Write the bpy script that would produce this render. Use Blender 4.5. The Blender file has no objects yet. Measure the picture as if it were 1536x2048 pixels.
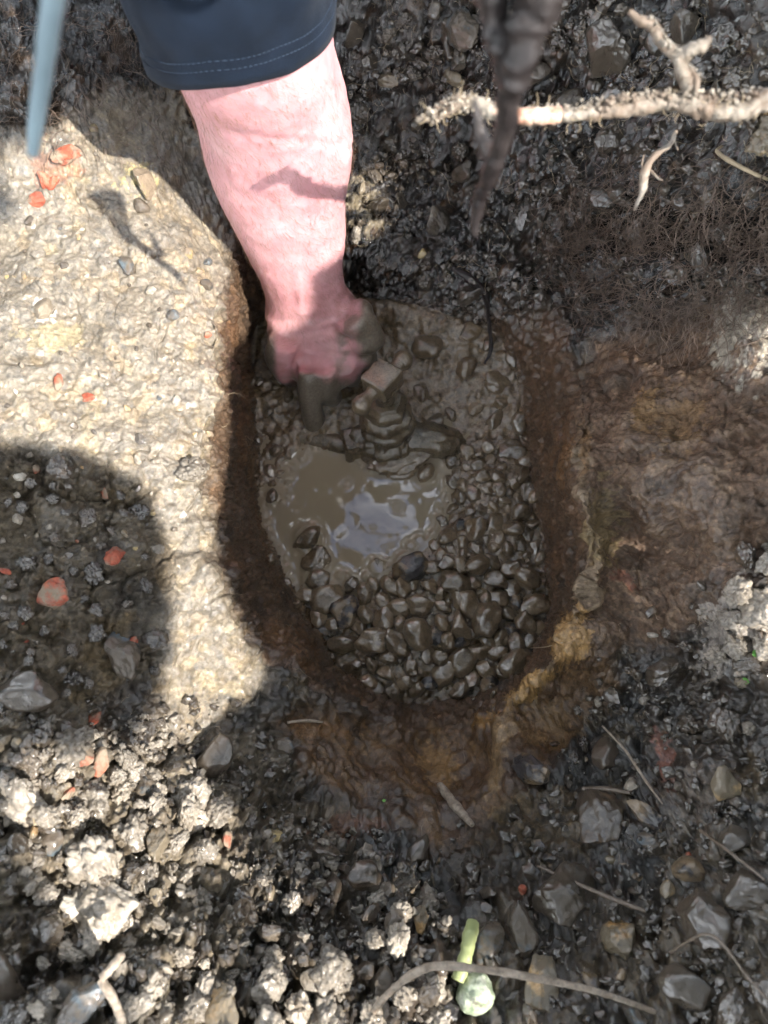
import bpy, bmesh, math, random
import numpy as np
from mathutils import Vector, Matrix

random.seed(7)
RNG = np.random.default_rng(11)
SC = bpy.context.scene
COL = SC.collection
R = math.radians

# ------------------------------------------------------------------ camera
TILT = R(12.0)                       # camera looks 12 degrees off straight down
DIST = 0.77                          # along the axis to the hole floor
LENS = 26.0
KPX = 2 * (18.0 / LENS) / 2048       # tan per photo pixel
CS, SN = math.cos(TILT), math.sin(TILT)
CAM = np.array([0.0, -DIST * SN, DIST * CS])
AX = np.array([0.0, SN, -CS])
UP = np.array([0.0, CS, SN])
RT = np.array([1.0, 0.0, 0.0])
cd = bpy.data.cameras.new('camera')
cd.sensor_fit = 'VERTICAL'; cd.sensor_height = 36.0; cd.sensor_width = 36.0; cd.lens = LENS
cd.clip_start = 0.01; cd.clip_end = 500
cd.dof.use_dof = True; cd.dof.focus_distance = 0.60; cd.dof.aperture_fstop = 6.5
cam = bpy.data.objects.new('camera', cd); COL.objects.link(cam)
cam.location = CAM; cam.rotation_euler = (TILT, 0, 0)
SC.camera = cam

# ------------------------------------------------------------------ sky, sun, exposure
TOSUN = np.array([0.1285, -0.083, 0.1766]); TOSUN /= np.linalg.norm(TOSUN)
SUN_EL = math.asin(TOSUN[2]); SUN_AZ = math.atan2(TOSUN[0], TOSUN[1])
W = bpy.data.worlds.new('World'); SC.world = W; W.use_nodes = True
wn = W.node_tree.nodes; wl = W.node_tree.links
bg = wn['Background']
sky = wn.new('ShaderNodeTexSky'); sky.sky_type = 'NISHITA'; sky.sun_disc = False
sky.sun_elevation = SUN_EL; sky.sun_rotation = SUN_AZ
sky.dust_density = 1.5; sky.ozone_density = 1.0
wtc = wn.new('ShaderNodeTexCoord'); wno = wn.new('ShaderNodeTexNoise'); wno.inputs['Scale'].default_value = 2.6; wno.inputs['Detail'].default_value = 6; wno.inputs['Roughness'].default_value = 0.6
wl.new(wtc.outputs['Generated'], wno.inputs['Vector'])
wra = wn.new('ShaderNodeValToRGB'); wra.color_ramp.elements[0].position = 0.42; wra.color_ramp.elements[1].position = 0.6
wl.new(wno.outputs[0], wra.inputs[0])
wmx = wn.new('ShaderNodeMix'); wmx.data_type = 'RGBA'; wmx.inputs[7].default_value = (12.2, 12.5, 12.9, 1)       # sunlit white clouds
wl.new(wra.outputs[0], wmx.inputs[0]); wl.new(sky.outputs[0], wmx.inputs[6])
wl.new(wmx.outputs[2], bg.inputs[0]); bg.inputs[1].default_value = 0.15
sl = bpy.data.lights.new('sun', 'SUN'); sl.energy = 2.2; sl.angle = R(0.53); sl.color = (1.0, 0.955, 0.89)
sun = bpy.data.objects.new('sun', sl); COL.objects.link(sun)
sun.rotation_euler = Vector(TOSUN).to_track_quat('Z', 'Y').to_euler()
sun.location = (2, -1, 3)
SC.view_settings.view_transform = 'Standard'; SC.view_settings.look = 'None'
SC.view_settings.gamma = 1.0; SC.view_settings.use_curve_mapping = False
SC.view_settings.exposure = 2.62
SC.cycles.max_bounces = 5; SC.cycles.diffuse_bounces = 3; SC.cycles.glossy_bounces = 3; SC.cycles.transmission_bounces = 2
SC.cycles.adaptive_threshold = 0.025

# ------------------------------------------------------------------ projection helpers
def ray(px, py):
    return AX + (px - 768) * KPX * RT + (1024 - py) * KPX * UP
def P(px, py, d):                    # photo pixel + depth along the axis
    return CAM + d * ray(px, py)
def PZ(px, py, z):                   # photo pixel at height z
    r = ray(px, py); return CAM + r * ((z - CAM[2]) / r[2])
def PY(px, py, y):
    r = ray(px, py); return CAM + r * ((y - CAM[1]) / r[1])
def project(v):
    q = v - CAM
    d = q @ AX
    d = np.where(np.abs(d) < 1e-6, 1e-6, d)
    return 768 + (q @ RT) / d / KPX, 1024 - (q @ UP) / d / KPX, d

# ------------------------------------------------------------------ numpy noise
def hashi(ix, iy, iz, s):
    h = ix.astype(np.uint32) * np.uint32(374761393) + iy.astype(np.uint32) * np.uint32(668265263) + iz.astype(np.uint32) * np.uint32(2147483647) + np.uint32((s * 1274126177) & 0xFFFFFFFF)
    h = (h ^ (h >> np.uint32(13))) * np.uint32(1274126177)
    h = (h ^ (h >> np.uint32(16))) * np.uint32(2246822519)
    return h ^ (h >> np.uint32(15))
def hash3(ix, iy, iz, s):
    return (hashi(ix, iy, iz, s) & np.uint32(0xFFFFFF)).astype(np.float32) / np.float32(0xFFFFFF)
def noise(p, scale, seed=0):         # value noise, -1..1
    q = p * scale + 1000.0
    i = np.floor(q).astype(np.int32); f = (q - i).astype(np.float32)
    u = f * f * f * (f * (f * 6 - 15) + 10)
    r = 0
    for dx in (0, 1):
        wx = u[:, 0] if dx else 1 - u[:, 0]
        for dy in (0, 1):
            wy = wx * (u[:, 1] if dy else 1 - u[:, 1])
            for dz in (0, 1):
                r = r + hash3(i[:, 0] + dx, i[:, 1] + dy, i[:, 2] + dz, seed) * wy * (u[:, 2] if dz else 1 - u[:, 2])
    return r * 2 - 1
def fbm(p, scale, oct=4, seed=0, gain=0.5):
    r = 0; a = 1.0; t = 0
    for k in range(oct):
        r = r + a * noise(p, scale * 2.03 ** k, seed + 17 * k); t += a; a *= gain
    return r / t
def lumps(p, scale, seed=0):         # rounded clods: 0..1 domes and a random value for each cell
    q = p * scale + 500.0
    i = np.floor(q).astype(np.int32); fq = (q - i).astype(np.float32)
    best = np.full(len(p), 9.0, np.float32); sec = best.copy(); val = np.zeros(len(p), np.float32)
    for dx in (-1, 0, 1):
        for dy in (-1, 0, 1):
            for dz in (-1, 0, 1):
                c = i + (dx, dy, dz)
                h = hashi(c[:, 0], c[:, 1], c[:, 2], seed); m10 = np.uint32(1023)
                h1 = (h & m10).astype(np.float32) / 1023; h2 = ((h >> np.uint32(10)) & m10).astype(np.float32) / 1023; h3 = ((h >> np.uint32(20)) & m10).astype(np.float32) / 1023
                d = (fq[:, 0] - dx - h1) ** 2 + (fq[:, 1] - dy - h2) ** 2 + (fq[:, 2] - dz - h3) ** 2
                n = d < best
                sec = np.where(n, best, np.minimum(sec, d)); val = np.where(n, h2, val); best = np.where(n, d, best)
    e = np.sqrt(sec) - np.sqrt(best)
    return np.sqrt(np.clip(e * 1.6, 0, 1)), val
def smooth(a, b, x):
    t = np.clip((x - a) / (b - a), 0, 1); return t * t * (3 - 2 * t)
def polydist(u, v, poly):            # signed distance to a polygon, negative inside
    d2 = np.full(u.shape, 1e12); ins = np.zeros(u.shape, bool)
    n = len(poly)
    for k in range(n):
        ax, ay = poly[k]; bx, by = poly[(k + 1) % n]
        ex, ey = bx - ax, by - ay
        t = np.clip(((u - ax) * ex + (v - ay) * ey) / (ex * ex + ey * ey), 0, 1)
        d2 = np.minimum(d2, (u - ax - t * ex) ** 2 + (v - ay - t * ey) ** 2)
        if ay != by:
            ins ^= ((ay > v) != (by > v)) & (u < (bx - ax) * (v - ay) / (by - ay) + ax)
    return np.where(ins, -1, 1) * np.sqrt(d2)

# ------------------------------------------------------------------ mesh helpers
def mesh_np(name, verts, faces, smooth_=True):
    me = bpy.data.meshes.new(name)
    verts = np.asarray(verts, np.float32)
    if isinstance(faces, np.ndarray):
        n, k = faces.shape
        me.vertices.add(len(verts)); me.vertices.foreach_set('co', verts.ravel())
        me.loops.add(n * k); me.loops.foreach_set('vertex_index', faces.astype(np.int32).ravel())
        me.polygons.add(n); me.polygons.foreach_set('loop_start', np.arange(0, n * k, k, dtype=np.int32))
        me.update(calc_edges=True)
    else:
        me.from_pydata([tuple(v) for v in verts.tolist()], [], faces); me.update()
    if smooth_: me.polygons.foreach_set('use_smooth', np.ones(len(me.polygons), bool))
    return me
def obj(name, me, mat=None, parent=None, loc=None):
    o = bpy.data.objects.new(name, me); COL.objects.link(o)
    if mat is not None and me is not None and not me.materials: me.materials.append(mat)
    if parent is not None: o.parent = parent
    if loc is not None: o.location = loc
    return o
def tag(o, label, cat, group=None):
    o['label'] = label; o['category'] = cat
    if group: o['group'] = group
    return o
def empty(name, loc=(0, 0, 0)):
    o = bpy.data.objects.new(name, None); COL.objects.link(o); o.location = loc; o.empty_display_size = 0.05
    return o
def attr(me, name, data):
    a = me.attributes.new(name, 'FLOAT', 'POINT'); a.data.foreach_set('value', np.asarray(data, np.float32))
def attrcol(me, name, rgb):
    a = me.attributes.new(name, 'FLOAT_COLOR', 'POINT')
    c = np.ones((len(rgb), 4), np.float32); c[:, :3] = rgb; a.data.foreach_set('color', c.ravel())
def catmull(pts, n):
    pts = np.asarray(pts, float); m = len(pts)
    ext = np.vstack([2 * pts[0] - pts[1], pts, 2 * pts[-1] - pts[-2]])
    t = np.linspace(0, m - 1 - 1e-9, n); i = t.astype(int); f = (t - i)[:, None]
    a, b, c, d = ext[i], ext[i + 1], ext[i + 2], ext[i + 3]
    return 0.5 * (2 * b + (c - a) * f + (2 * a - 5 * b + 4 * c - d) * f ** 2 + (3 * b - a - 3 * c + d) * f ** 3)
def tube(pts, rad, sides=8):         # tube along a polyline, closed ends
    pts = np.asarray(pts, float); n = len(pts)
    rad = np.broadcast_to(np.asarray(rad, float), (n,))
    tg = np.gradient(pts, axis=0); tg /= np.linalg.norm(tg, axis=1)[:, None] + 1e-12
    ref = np.array([0.0, 0, 1]) if abs(tg[0][2]) < 0.9 else np.array([1.0, 0, 0])
    nrm = np.cross(tg[0], ref); nrm /= np.linalg.norm(nrm)
    vs = []; a = np.linspace(0, 2 * np.pi, sides, endpoint=False)
    for k in range(n):
        nrm = nrm - tg[k] * (nrm @ tg[k]); nrm /= np.linalg.norm(nrm) + 1e-12
        b = np.cross(tg[k], nrm)
        vs.append(pts[k] + rad[k] * (np.cos(a)[:, None] * nrm + np.sin(a)[:, None] * b))
    vs = np.vstack(vs + [pts[:1], pts[-1:]])
    fs = []
    for k in range(n - 1):
        for j in range(sides):
            j2 = (j + 1) % sides
            fs.append((k * sides + j, k * sides + j2, (k + 1) * sides + j2, (k + 1) * sides + j))
    c0, c1 = n * sides, n * sides + 1
    for j in range(sides):
        j2 = (j + 1) % sides
        fs.append((c0, j2, j)); fs.append((c1, (n - 1) * sides + j, (n - 1) * sides + j2))
    return vs, fs
def tubes(lst, sides=3):             # many thin tubes as one triangle mesh, no caps
    V = []; F = []; o = 0
    a = np.linspace(0, 2 * np.pi, sides, endpoint=False)
    for pts, r0, r1 in lst:
        pts = np.asarray(pts, float); n = len(pts)
        tg = np.gradient(pts, axis=0); tg /= np.linalg.norm(tg, axis=1)[:, None] + 1e-12
        ref = np.where(np.abs(tg[:, 2:3]) < 0.9, np.array([[0, 0, 1.0]]), np.array([[1.0, 0, 0]]))
        nr = np.cross(tg, ref); nr /= np.linalg.norm(nr, axis=1)[:, None] + 1e-12
        bn = np.cross(tg, nr)
        rr = np.linspace(r0, r1, n)[:, None, None]
        ring = pts[:, None, :] + rr * (np.cos(a)[None, :, None] * nr[:, None, :] + np.sin(a)[None, :, None] * bn[:, None, :])
        V.append(ring.reshape(-1, 3))
        k = np.arange(n - 1)[:, None] * sides; j = np.arange(sides)[None, :]; j2 = (j + 1) % sides
        q = np.stack([k + j, k + j2, k + sides + j2, k + sides + j], -1).reshape(-1, 4) + o
        F.append(q); o += n * sides
    return np.vstack(V), np.vstack(F)
def ico(sub):
    bm = bmesh.new(); bmesh.ops.create_icosphere(bm, subdivisions=sub, radius=1.0)
    v = np.array([x.co[:] for x in bm.verts]); f = np.array([[x.index for x in y.verts] for y in bm.faces]); bm.free()
    return v, f
def revolve(profile, seg=32, hexa=False):
    bm_v = []; fs = []
    n = len(profile)
    for r, z in profile:
        for k in range(seg):
            a = 2 * math.pi * k / seg
            bm_v.append((r * math.cos(a), r * math.sin(a), z))
    for i in range(n - 1):
        for k in range(seg):
            k2 = (k + 1) % seg
            fs.append((i * seg + k, i * seg + k2, (i + 1) * seg + k2, (i + 1) * seg + k))
    fs.append(tuple(reversed(range(seg)))); fs.append(tuple(range((n - 1) * seg, n * seg)))
    return np.array(bm_v), fs

# ------------------------------------------------------------------ materials
def mat_new(name):
    m = bpy.data.materials.new(name); m.use_nodes = True
    nt = m.node_tree; b = nt.nodes['Principled BSDF']
    return m, nt, b
def N(nt, t, **kw):
    n = nt.nodes.new(t)
    for k, v in kw.items(): setattr(n, k, v)
    return n
def noise_node(nt, scale, detail=4, rough=0.6, coord='Object', dist=0.0):
    tc = N(nt, 'ShaderNodeNewGeometry'); n = N(nt, 'ShaderNodeTexNoise')
    n.inputs['Scale'].default_value = scale; n.inputs['Detail'].default_value = detail; n.inputs['Roughness'].default_value = rough
    n.inputs['Distortion'].default_value = dist
    nt.links.new(tc.outputs['Position'], n.inputs['Vector']); return n
def ramp(nt, src, stops):
    r = N(nt, 'ShaderNodeValToRGB')
    e = r.color_ramp.elements
    while len(e) < len(stops): e.new(0.5)
    for k, (p, c) in enumerate(stops):
        e[k].position = p; e[k].color = (*c, 1) if len(c) == 3 else c
    nt.links.new(src, r.inputs[0]); return r
def mixcol(nt, a, b, fac, mode='MIX'):
    m = N(nt, 'ShaderNodeMix', data_type='RGBA', blend_type=mode)
    for s, x in ((m.inputs[6], a), (m.inputs[7], b), (m.inputs[0], fac)):
        if hasattr(x, 'is_linked') or hasattr(x, 'links'): nt.links.new(x, s)
        else: s.default_value = (*x, 1) if isinstance(x, tuple) else x
    return m.outputs[2]
def bump(nt, b, srcs):
    prev = None
    for src, strength, distance in srcs:
        n = N(nt, 'ShaderNodeBump'); n.inputs['Strength'].default_value = strength; n.inputs['Distance'].default_value = distance
        nt.links.new(src, n.inputs['Height'])
        if prev: nt.links.new(prev, n.inputs['Normal'])
        prev = n.outputs[0]
    nt.links.new(prev, b.inputs['Normal'])

def wetcoat(b, w=0.7, r=0.05, nt=None, src=None, hsrc=None, hs=0.4, hd=0.0016):
    b.inputs['Coat Weight'].default_value = w; b.inputs['Coat Roughness'].default_value = r; b.inputs['Coat IOR'].default_value = 1.85
    nt = b.id_data
    if src is not None: nt.links.new(src, b.inputs['Coat Weight'])
    if hsrc is not None:                                             # the water film is smoother than the grains under it
        n = N(nt, 'ShaderNodeBump'); n.inputs['Strength'].default_value = hs; n.inputs['Distance'].default_value = hd
        nt.links.new(hsrc, n.inputs['Height']); nt.links.new(n.outputs[0], b.inputs['Coat Normal'])
def mat_ground():
    m, nt, b = mat_new('soil and clay')
    a = N(nt, 'ShaderNodeAttribute', attribute_name='albedo'); w = N(nt, 'ShaderNodeAttribute', attribute_name='wet')
    n1 = noise_node(nt, 260, 6, 0.7); n2 = noise_node(nt, 55, 5, 0.6); n3 = noise_node(nt, 900, 3, 0.6)
    r1 = ramp(nt, n1.outputs[0], [(0.28, (0.5, 0.5, 0.5)), (0.55, (1, 1, 1)), (0.75, (1.5, 1.45, 1.4))])
    r2 = ramp(nt, n2.outputs[0], [(0.3, (0.75, 0.72, 0.7)), (0.7, (1.2, 1.17, 1.12))])
    c = mixcol(nt, a.outputs['Color'], r1.outputs[0], 1.0, 'MULTIPLY'); c = mixcol(nt, c, r2.outputs[0], 1.0, 'MULTIPLY')
    nt.links.new(c, b.inputs['Base Color'])
    rr = N(nt, 'ShaderNodeMapRange'); rr.inputs[1].default_value = 0; rr.inputs[2].default_value = 1
    rr.inputs[3].default_value = 0.62; rr.inputs[4].default_value = 0.14
    nt.links.new(w.outputs['Fac'], rr.inputs[0])
    ad = N(nt, 'ShaderNodeMath', operation='MULTIPLY_ADD'); ad.inputs[1].default_value = 0.35
    sb = N(nt, 'ShaderNodeMath', operation='SUBTRACT'); sb.inputs[1].default_value = 0.5
    nt.links.new(n2.outputs[0], sb.inputs[0]); nt.links.new(sb.outputs[0], ad.inputs[0]); nt.links.new(rr.outputs[0], ad.inputs[2])
    nt.links.new(ad.outputs[0], b.inputs['Roughness'])
    b.inputs['Specular IOR Level'].default_value = 0.5
    vo = N(nt, 'ShaderNodeTexVoronoi'); vo.inputs['Scale'].default_value = 420; ge = N(nt, 'ShaderNodeNewGeometry'); nt.links.new(ge.outputs['Position'], vo.inputs['Vector'])
    vs_ = N(nt, 'ShaderNodeSeparateColor'); nt.links.new(vo.outputs['Color'], vs_.inputs[0])
    gr = ramp(nt, vs_.outputs[0], [(0.0, (0.6, 0.6, 0.6)), (0.5, (1, 1, 1)), (0.93, (1.12, 1.1, 1.06)), (1.0, (1.9, 1.85, 1.75))])       # grit grains
    c = mixcol(nt, c, gr.outputs[0], 0.6, 'MULTIPLY'); nt.links.new(c, b.inputs['Base Color'])
    bump(nt, b, [(n1.outputs[0], 0.8, 0.0026), (vo.outputs['Distance'], 0.35, 0.0012), (n3.outputs[0], 0.5, 0.0008)])
    sme = N(nt, 'ShaderNodeAttribute', attribute_name='smear')
    for nd in [k for k in nt.nodes if k.bl_idname == 'ShaderNodeBump']:                  # smeared clay is smoother than crumbs
        mm = N(nt, 'ShaderNodeMapRange'); mm.inputs[3].default_value = nd.inputs['Strength'].default_value; mm.inputs[4].default_value = nd.inputs['Strength'].default_value * 0.35
        nt.links.new(sme.outputs['Fac'], mm.inputs[0]); nt.links.new(mm.outputs[0], nd.inputs['Strength'])
    cw = N(nt, 'ShaderNodeMapRange'); cw.inputs[1].default_value = 0.2; cw.inputs[2].default_value = 0.75; cw.inputs[3].default_value = 0.1; cw.inputs[4].default_value = 1.0
    nt.links.new(w.outputs['Fac'], cw.inputs[0]); wetcoat(b, 0.6, 0.04, nt, cw.outputs[0], n1.outputs[0], 0.55, 0.002); b.inputs['Specular IOR Level'].default_value = 0.15
    return m
def mat_stone(name, cols, rough=0.35, coat=0.4, coatr=0.12, mud=0.0, mudcol=(0.1, 0.08, 0.055), scale=70, bumpd=0.0012, vary=0.35):
    m, nt, b = mat_new(name)
    n1 = noise_node(nt, scale, 5, 0.6); n2 = noise_node(nt, 420, 4, 0.65); n3 = noise_node(nt, 1300, 2, 0.5)
    stops = [(0.3 + 0.4 * k / max(1, len(cols) - 1), c) for k, c in enumerate(cols)]
    c = ramp(nt, n1.outputs[0], stops).outputs[0]
    oi = N(nt, 'ShaderNodeObjectInfo')
    mr = N(nt, 'ShaderNodeMapRange'); mr.inputs[3].default_value = 1 - vary; mr.inputs[4].default_value = 1 + vary
    nt.links.new(oi.outputs['Random'], mr.inputs[0])
    c = mixcol(nt, c, mr.outputs[0], 1.0, 'MULTIPLY')
    s = ramp(nt, n2.outputs[0], [(0.3, (0.6, 0.6, 0.6)), (0.7, (1.25, 1.22, 1.18))])
    c = mixcol(nt, c, s.outputs[0], 1.0, 'MULTIPLY')
    if mud > 0:
        n4 = noise_node(nt, 45, 5, 0.65)
        f = ramp(nt, n4.outputs[0], [(0.62 - 0.4 * mud, (0, 0, 0)), (0.72 - 0.4 * mud, (1, 1, 1))])
        c = mixcol(nt, c, mudcol, f.outputs[0])
    nt.links.new(c, b.inputs['Base Color'])
    rr = ramp(nt, n1.outputs[0], [(0.3, (rough - 0.1,) * 3), (0.7, (rough + 0.18,) * 3)])
    nt.links.new(rr.outputs[0], b.inputs['Roughness'])
    bump(nt, b, [(n2.outputs[0], 0.6, bumpd), (n3.outputs[0], 0.35, bumpd * 0.4)])
    if coat: wetcoat(b, coat, coatr * 0.7, hsrc=n2.outputs[0], hs=0.3, hd=bumpd); b.inputs['Specular IOR Level'].default_value = 0.2
    return m
def mat_plain(name, col, rough=0.6, bscale=600, bd=0.0006, var=0.25, spec=0.4, trans=0.0):
    m, nt, b = mat_new(name)
    n1 = noise_node(nt, bscale, 4, 0.6); n2 = noise_node(nt, bscale * 0.12, 4, 0.6)
    lo = tuple(c * (1 - var) for c in col); hi = tuple(min(1, c * (1 + var)) for c in col)
    c = ramp(nt, n2.outputs[0], [(0.3, lo), (0.7, hi)])
    nt.links.new(c.outputs[0], b.inputs['Base Color'])
    b.inputs['Roughness'].default_value = rough; b.inputs['Specular IOR Level'].default_value = spec
    bump(nt, b, [(n1.outputs[0], 0.5, bd)])
    return m

M_GROUND = mat_ground()
MUD = (0.165, 0.118, 0.07)
M_MUDPEB = mat_stone('mud coated gravel', [(0.105, 0.076, 0.046), (0.145, 0.106, 0.065), (0.185, 0.138, 0.088)], 0.3, coat=1.0, coatr=0.03, vary=0.25, scale=40, bumpd=0.0009)
M_DARKPEB = mat_stone('dark bare flint', [(0.025, 0.024, 0.026), (0.05, 0.046, 0.046)], 0.3, mud=0.4, mudcol=MUD)
M_GREY = mat_stone('grey stone', [(0.03, 0.032, 0.035), (0.065, 0.066, 0.066), (0.12, 0.112, 0.1)], 0.3, coat=0.8, coatr=0.08, mud=0.75, mudcol=(0.066, 0.052, 0.038))
M_BROWN = mat_stone('brown stone', [(0.045, 0.03, 0.02), (0.1, 0.064, 0.037), (0.17, 0.11, 0.06)], 0.32, coat=0.8, coatr=0.08, mud=0.7, mudcol=(0.066, 0.05, 0.036))
M_TAN = mat_stone('tan flint', [(0.24, 0.13, 0.045), (0.34, 0.22, 0.1), (0.42, 0.34, 0.22)], 0.3, mud=0.6, mudcol=(0.16, 0.13, 0.09))
M_BLUE = mat_stone('blue grey flint', [(0.03, 0.045, 0.06), (0.075, 0.1, 0.12), (0.13, 0.16, 0.17)], 0.25, mud=0.6, mudcol=(0.1, 0.08, 0.06))
M_RED = mat_stone('red brick', [(0.2, 0.042, 0.022), (0.31, 0.07, 0.036), (0.36, 0.13, 0.075)], 0.7, coat=0.0, mud=0.4, mudcol=(0.22, 0.17, 0.12), vary=0.12)
M_YEL = mat_stone('yellow brick', [(0.3, 0.22, 0.08), (0.4, 0.33, 0.18)], 0.55, mud=0.5, mudcol=(0.22, 0.17, 0.12), vary=0.15)
M_PALE = mat_stone('pale dry mortar', [(0.3, 0.27, 0.22), (0.48, 0.45, 0.4)], 0.6, coat=0.0, mud=0.35, mudcol=(0.2, 0.165, 0.12))
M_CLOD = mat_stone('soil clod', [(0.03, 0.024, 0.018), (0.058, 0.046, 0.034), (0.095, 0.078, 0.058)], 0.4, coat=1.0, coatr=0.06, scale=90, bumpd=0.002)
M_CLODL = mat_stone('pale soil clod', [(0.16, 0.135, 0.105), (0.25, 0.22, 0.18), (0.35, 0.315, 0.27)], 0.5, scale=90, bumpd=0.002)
M_GREENST = mat_stone('lichen stone', [(0.14, 0.2, 0.11), (0.34, 0.4, 0.28), (0.5, 0.52, 0.45)], 0.4, mud=0.1, mudcol=(0.1, 0.08, 0.06), vary=0.05)

# ------------------------------------------------------------------ the ground: banks, hole walls and hole floor in one sheet
CEN = PZ(790, 1020, 0.0)
FLOOR = [(1040,880,.016),(1040,780,.028),(1000,680,.045),(900,630,.055),(760,600,.05),(600,600,.035),(505,660,.02),(510,760,.016),(520,900,.008),(525,1010,.005),
         (575,1130,.002),(630,1240,.01),(680,1340,.016),(760,1390,.02),(860,1400,.02),(960,1390,.02),(1040,1340,.02),(1085,1250,.02),(1085,1100,.02),(1060,1000,.018)]
RIM = [(1150,880,.18),(1165,770,.155),(1130,650,.13),(1000,520,.11),(880,480,.11),(760,440,.11),(600,420,.12),(480,440,.16),(448,560,.19),(438,680,.2),(432,780,.2),
       (418,920,.2),(402,1060,.195),(425,1170,.19),(470,1270,.17),(580,1360,.14),(680,1410,.11),(780,1440,.085),(900,1445,.08),(1000,1415,.1),(1070,1370,.13),
       (1108,1300,.18),(1138,1200,.2),(1170,1095,.212),(1168,980,.205)]
def polar(tab):
    pts = np.array([PZ(*t) for t in tab]); q = pts - CEN
    th = np.arctan2(q[:, 1], q[:, 0]); r = np.hypot(q[:, 0], q[:, 1]); o = np.argsort(th)
    th, r, z = th[o], r[o], pts[o, 2]
    g = np.linspace(-np.pi, np.pi, 721)
    tt = np.concatenate([th - 2 * np.pi, th, th + 2 * np.pi])
    rr = np.interp(g, tt, np.tile(r, 3)); zz = np.interp(g, tt, np.tile(z, 3))
    ker = np.exp(-np.linspace(-2, 2, 31) ** 2); ker /= ker.sum()
    f = lambda a: np.convolve(np.concatenate([a[-16:-1], a, a[1:16]]), ker, 'valid')
    return g, f(rr), f(zz)
G, RF, ZF = polar(FLOOR); _, RR, ZR = polar(RIM)
RR = np.maximum(RR, RF - 0.012)
_g = np.stack([np.cos(G), np.sin(G), np.zeros_like(G)], 1)
RR = RR + 0.005 * noise(_g, 4.0, 31) + 0.004 * noise(_g, 11.0, 32) + 0.002 * noise(_g, 26.0, 33); ZR = ZR + 0.006 * noise(_g, 6.0, 34) + 0.004 * noise(_g, 15.0, 35)
RR = np.maximum(RR, RF - 0.014)
WW = np.hypot(RR - RF, ZR - ZF)
OUT = [(0,400,.235),(0,800,.24),(200,600,.222),(300,800,.212),(200,350,.23),(0,100,.28),(250,60,.24),(0,1200,.24),(200,1200,.218),(0,1600,.27),(300,1500,.195),(0,2048,.29),
       (400,1800,.225),(400,2048,.265),(700,1520,.115),(800,1620,.135),(820,1800,.19),(800,2048,.25),(1060,1520,.15),(1200,1700,.19),(1536,1600,.24),(1200,2048,.255),(1536,2048,.29),
       (1225,1080,.186),(1200,1220,.176),(1350,1000,.215),(1536,1000,.255),(1536,700,.24),(1330,700,.19),(900,350,.145),(800,100,.22),(1000,100,.25),(1250,420,.2),(1300,100,.29),(1536,400,.29),
       (1536,100,.36),(600,250,.15),(430,300,.17),(600,0,.24),(1250,1350,.175)]
ctl = np.array([PZ(*t) for t in OUT] + [PZ(*t) for t in RIM])
far = np.array([[r * math.cos(a), r * math.sin(a), 0.37] for r in (0.9, 2.0) for a in np.linspace(0, 2 * np.pi, 12, endpoint=False)])
ctl = np.vstack([ctl, far])
def ker(d2): return np.sqrt(d2 + 0.03 ** 2)
A_ = ker(((ctl[:, None, :2] - ctl[None, :, :2]) ** 2).sum(-1)) + np.eye(len(ctl)) * 0.002
zm = 0.3; wts = np.linalg.solve(A_, ctl[:, 2] - zm)
def zout(x, y):
    z = np.full(x.shape, zm)
    for c, w in zip(ctl, wts): z = z + w * ker((x - c[0]) ** 2 + (y - c[1]) ** 2)
    return z
STEP = 0.0018
def axis1d(lo, hi):
    core = np.arange(lo, hi, STEP); g = []; s = STEP; x = 0
    while x < 60: s *= 1.12; x += s; g.append(x)
    g = np.array(g); return np.concatenate([lo - g[::-1], core, core[-1] + g])
gx = axis1d(-0.72, 0.70); gy = axis1d(-0.52, 0.56)
NX, NY = len(gx), len(gy)
X, Y = np.meshgrid(gx, gy)
rho = np.hypot(X, Y).ravel(); th = np.arctan2(Y, X).ravel()
rf = np.interp(th, G, RF); zf = np.interp(th, G, ZF); rr_ = np.interp(th, G, RR); zr = np.interp(th, G, ZR); ww = np.interp(th, G, WW)
s_in = np.clip(rho / rf, 0, 1); s_w = np.clip((rho - rf) / ww, 0, 1); s_out = np.clip(rr_ * rho / (rf + ww) - rr_, 0, None)
prof = s_w * 0.35 + 0.65 * smooth(0, 1, s_w)
rad = np.where(rho < rf, rho, rf + (rr_ - rf) * (0.6 * s_w + 0.4 * s_w ** 3) + s_out)
bx = CEN[0] + rad * np.cos(th); by = CEN[1] + rad * np.sin(th)
# floor: a shallow bowl for the puddle, rising at the back, right and front
FC = np.array([PZ(*t) for t in [(700,1040,-.012),(640,960,-.008),(780,1000,-.01),(700,1120,-.006),(620,1050,-.006),(590,915,.006),(850,930,-.002),(830,1100,.006),(760,1180,.012),
      (960,1100,.022),(950,950,.018),(900,1250,.022),(750,1300,.022),(980,800,.02),(850,700,.03),(700,650,.03),(560,780,.018),(620,850,.016),(700,850,.018),(800,905,.013),(545,1060,.002)] + FLOOR])
B_ = ker(((FC[:, None, :2] - FC[None, :, :2]) ** 2).sum(-1)) + np.eye(len(FC)) * 0.002
fw = np.linalg.solve(B_, FC[:, 2])
fm = rho < rf
zz = np.where(fm, 0, zf + (zr - zf) * prof)
fx, fy = bx[fm], by[fm]; zfl = np.zeros(fx.shape)
for c, w in zip(FC, fw): zfl = zfl + w * ker((fx - c[0]) ** 2 + (fy - c[1]) ** 2)
ed = smooth(0.88, 1.0, s_in[fm]); zz[fm] = zfl * (1 - ed) + zf[fm] * ed
om = s_out > 0
zo = zout(bx[om], by[om]); bl = np.exp(-s_out[om] / 0.02)
zz[om] = zo * (1 - bl) + zr[om] * bl
base = np.stack([bx, by, zz], 1)
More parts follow.
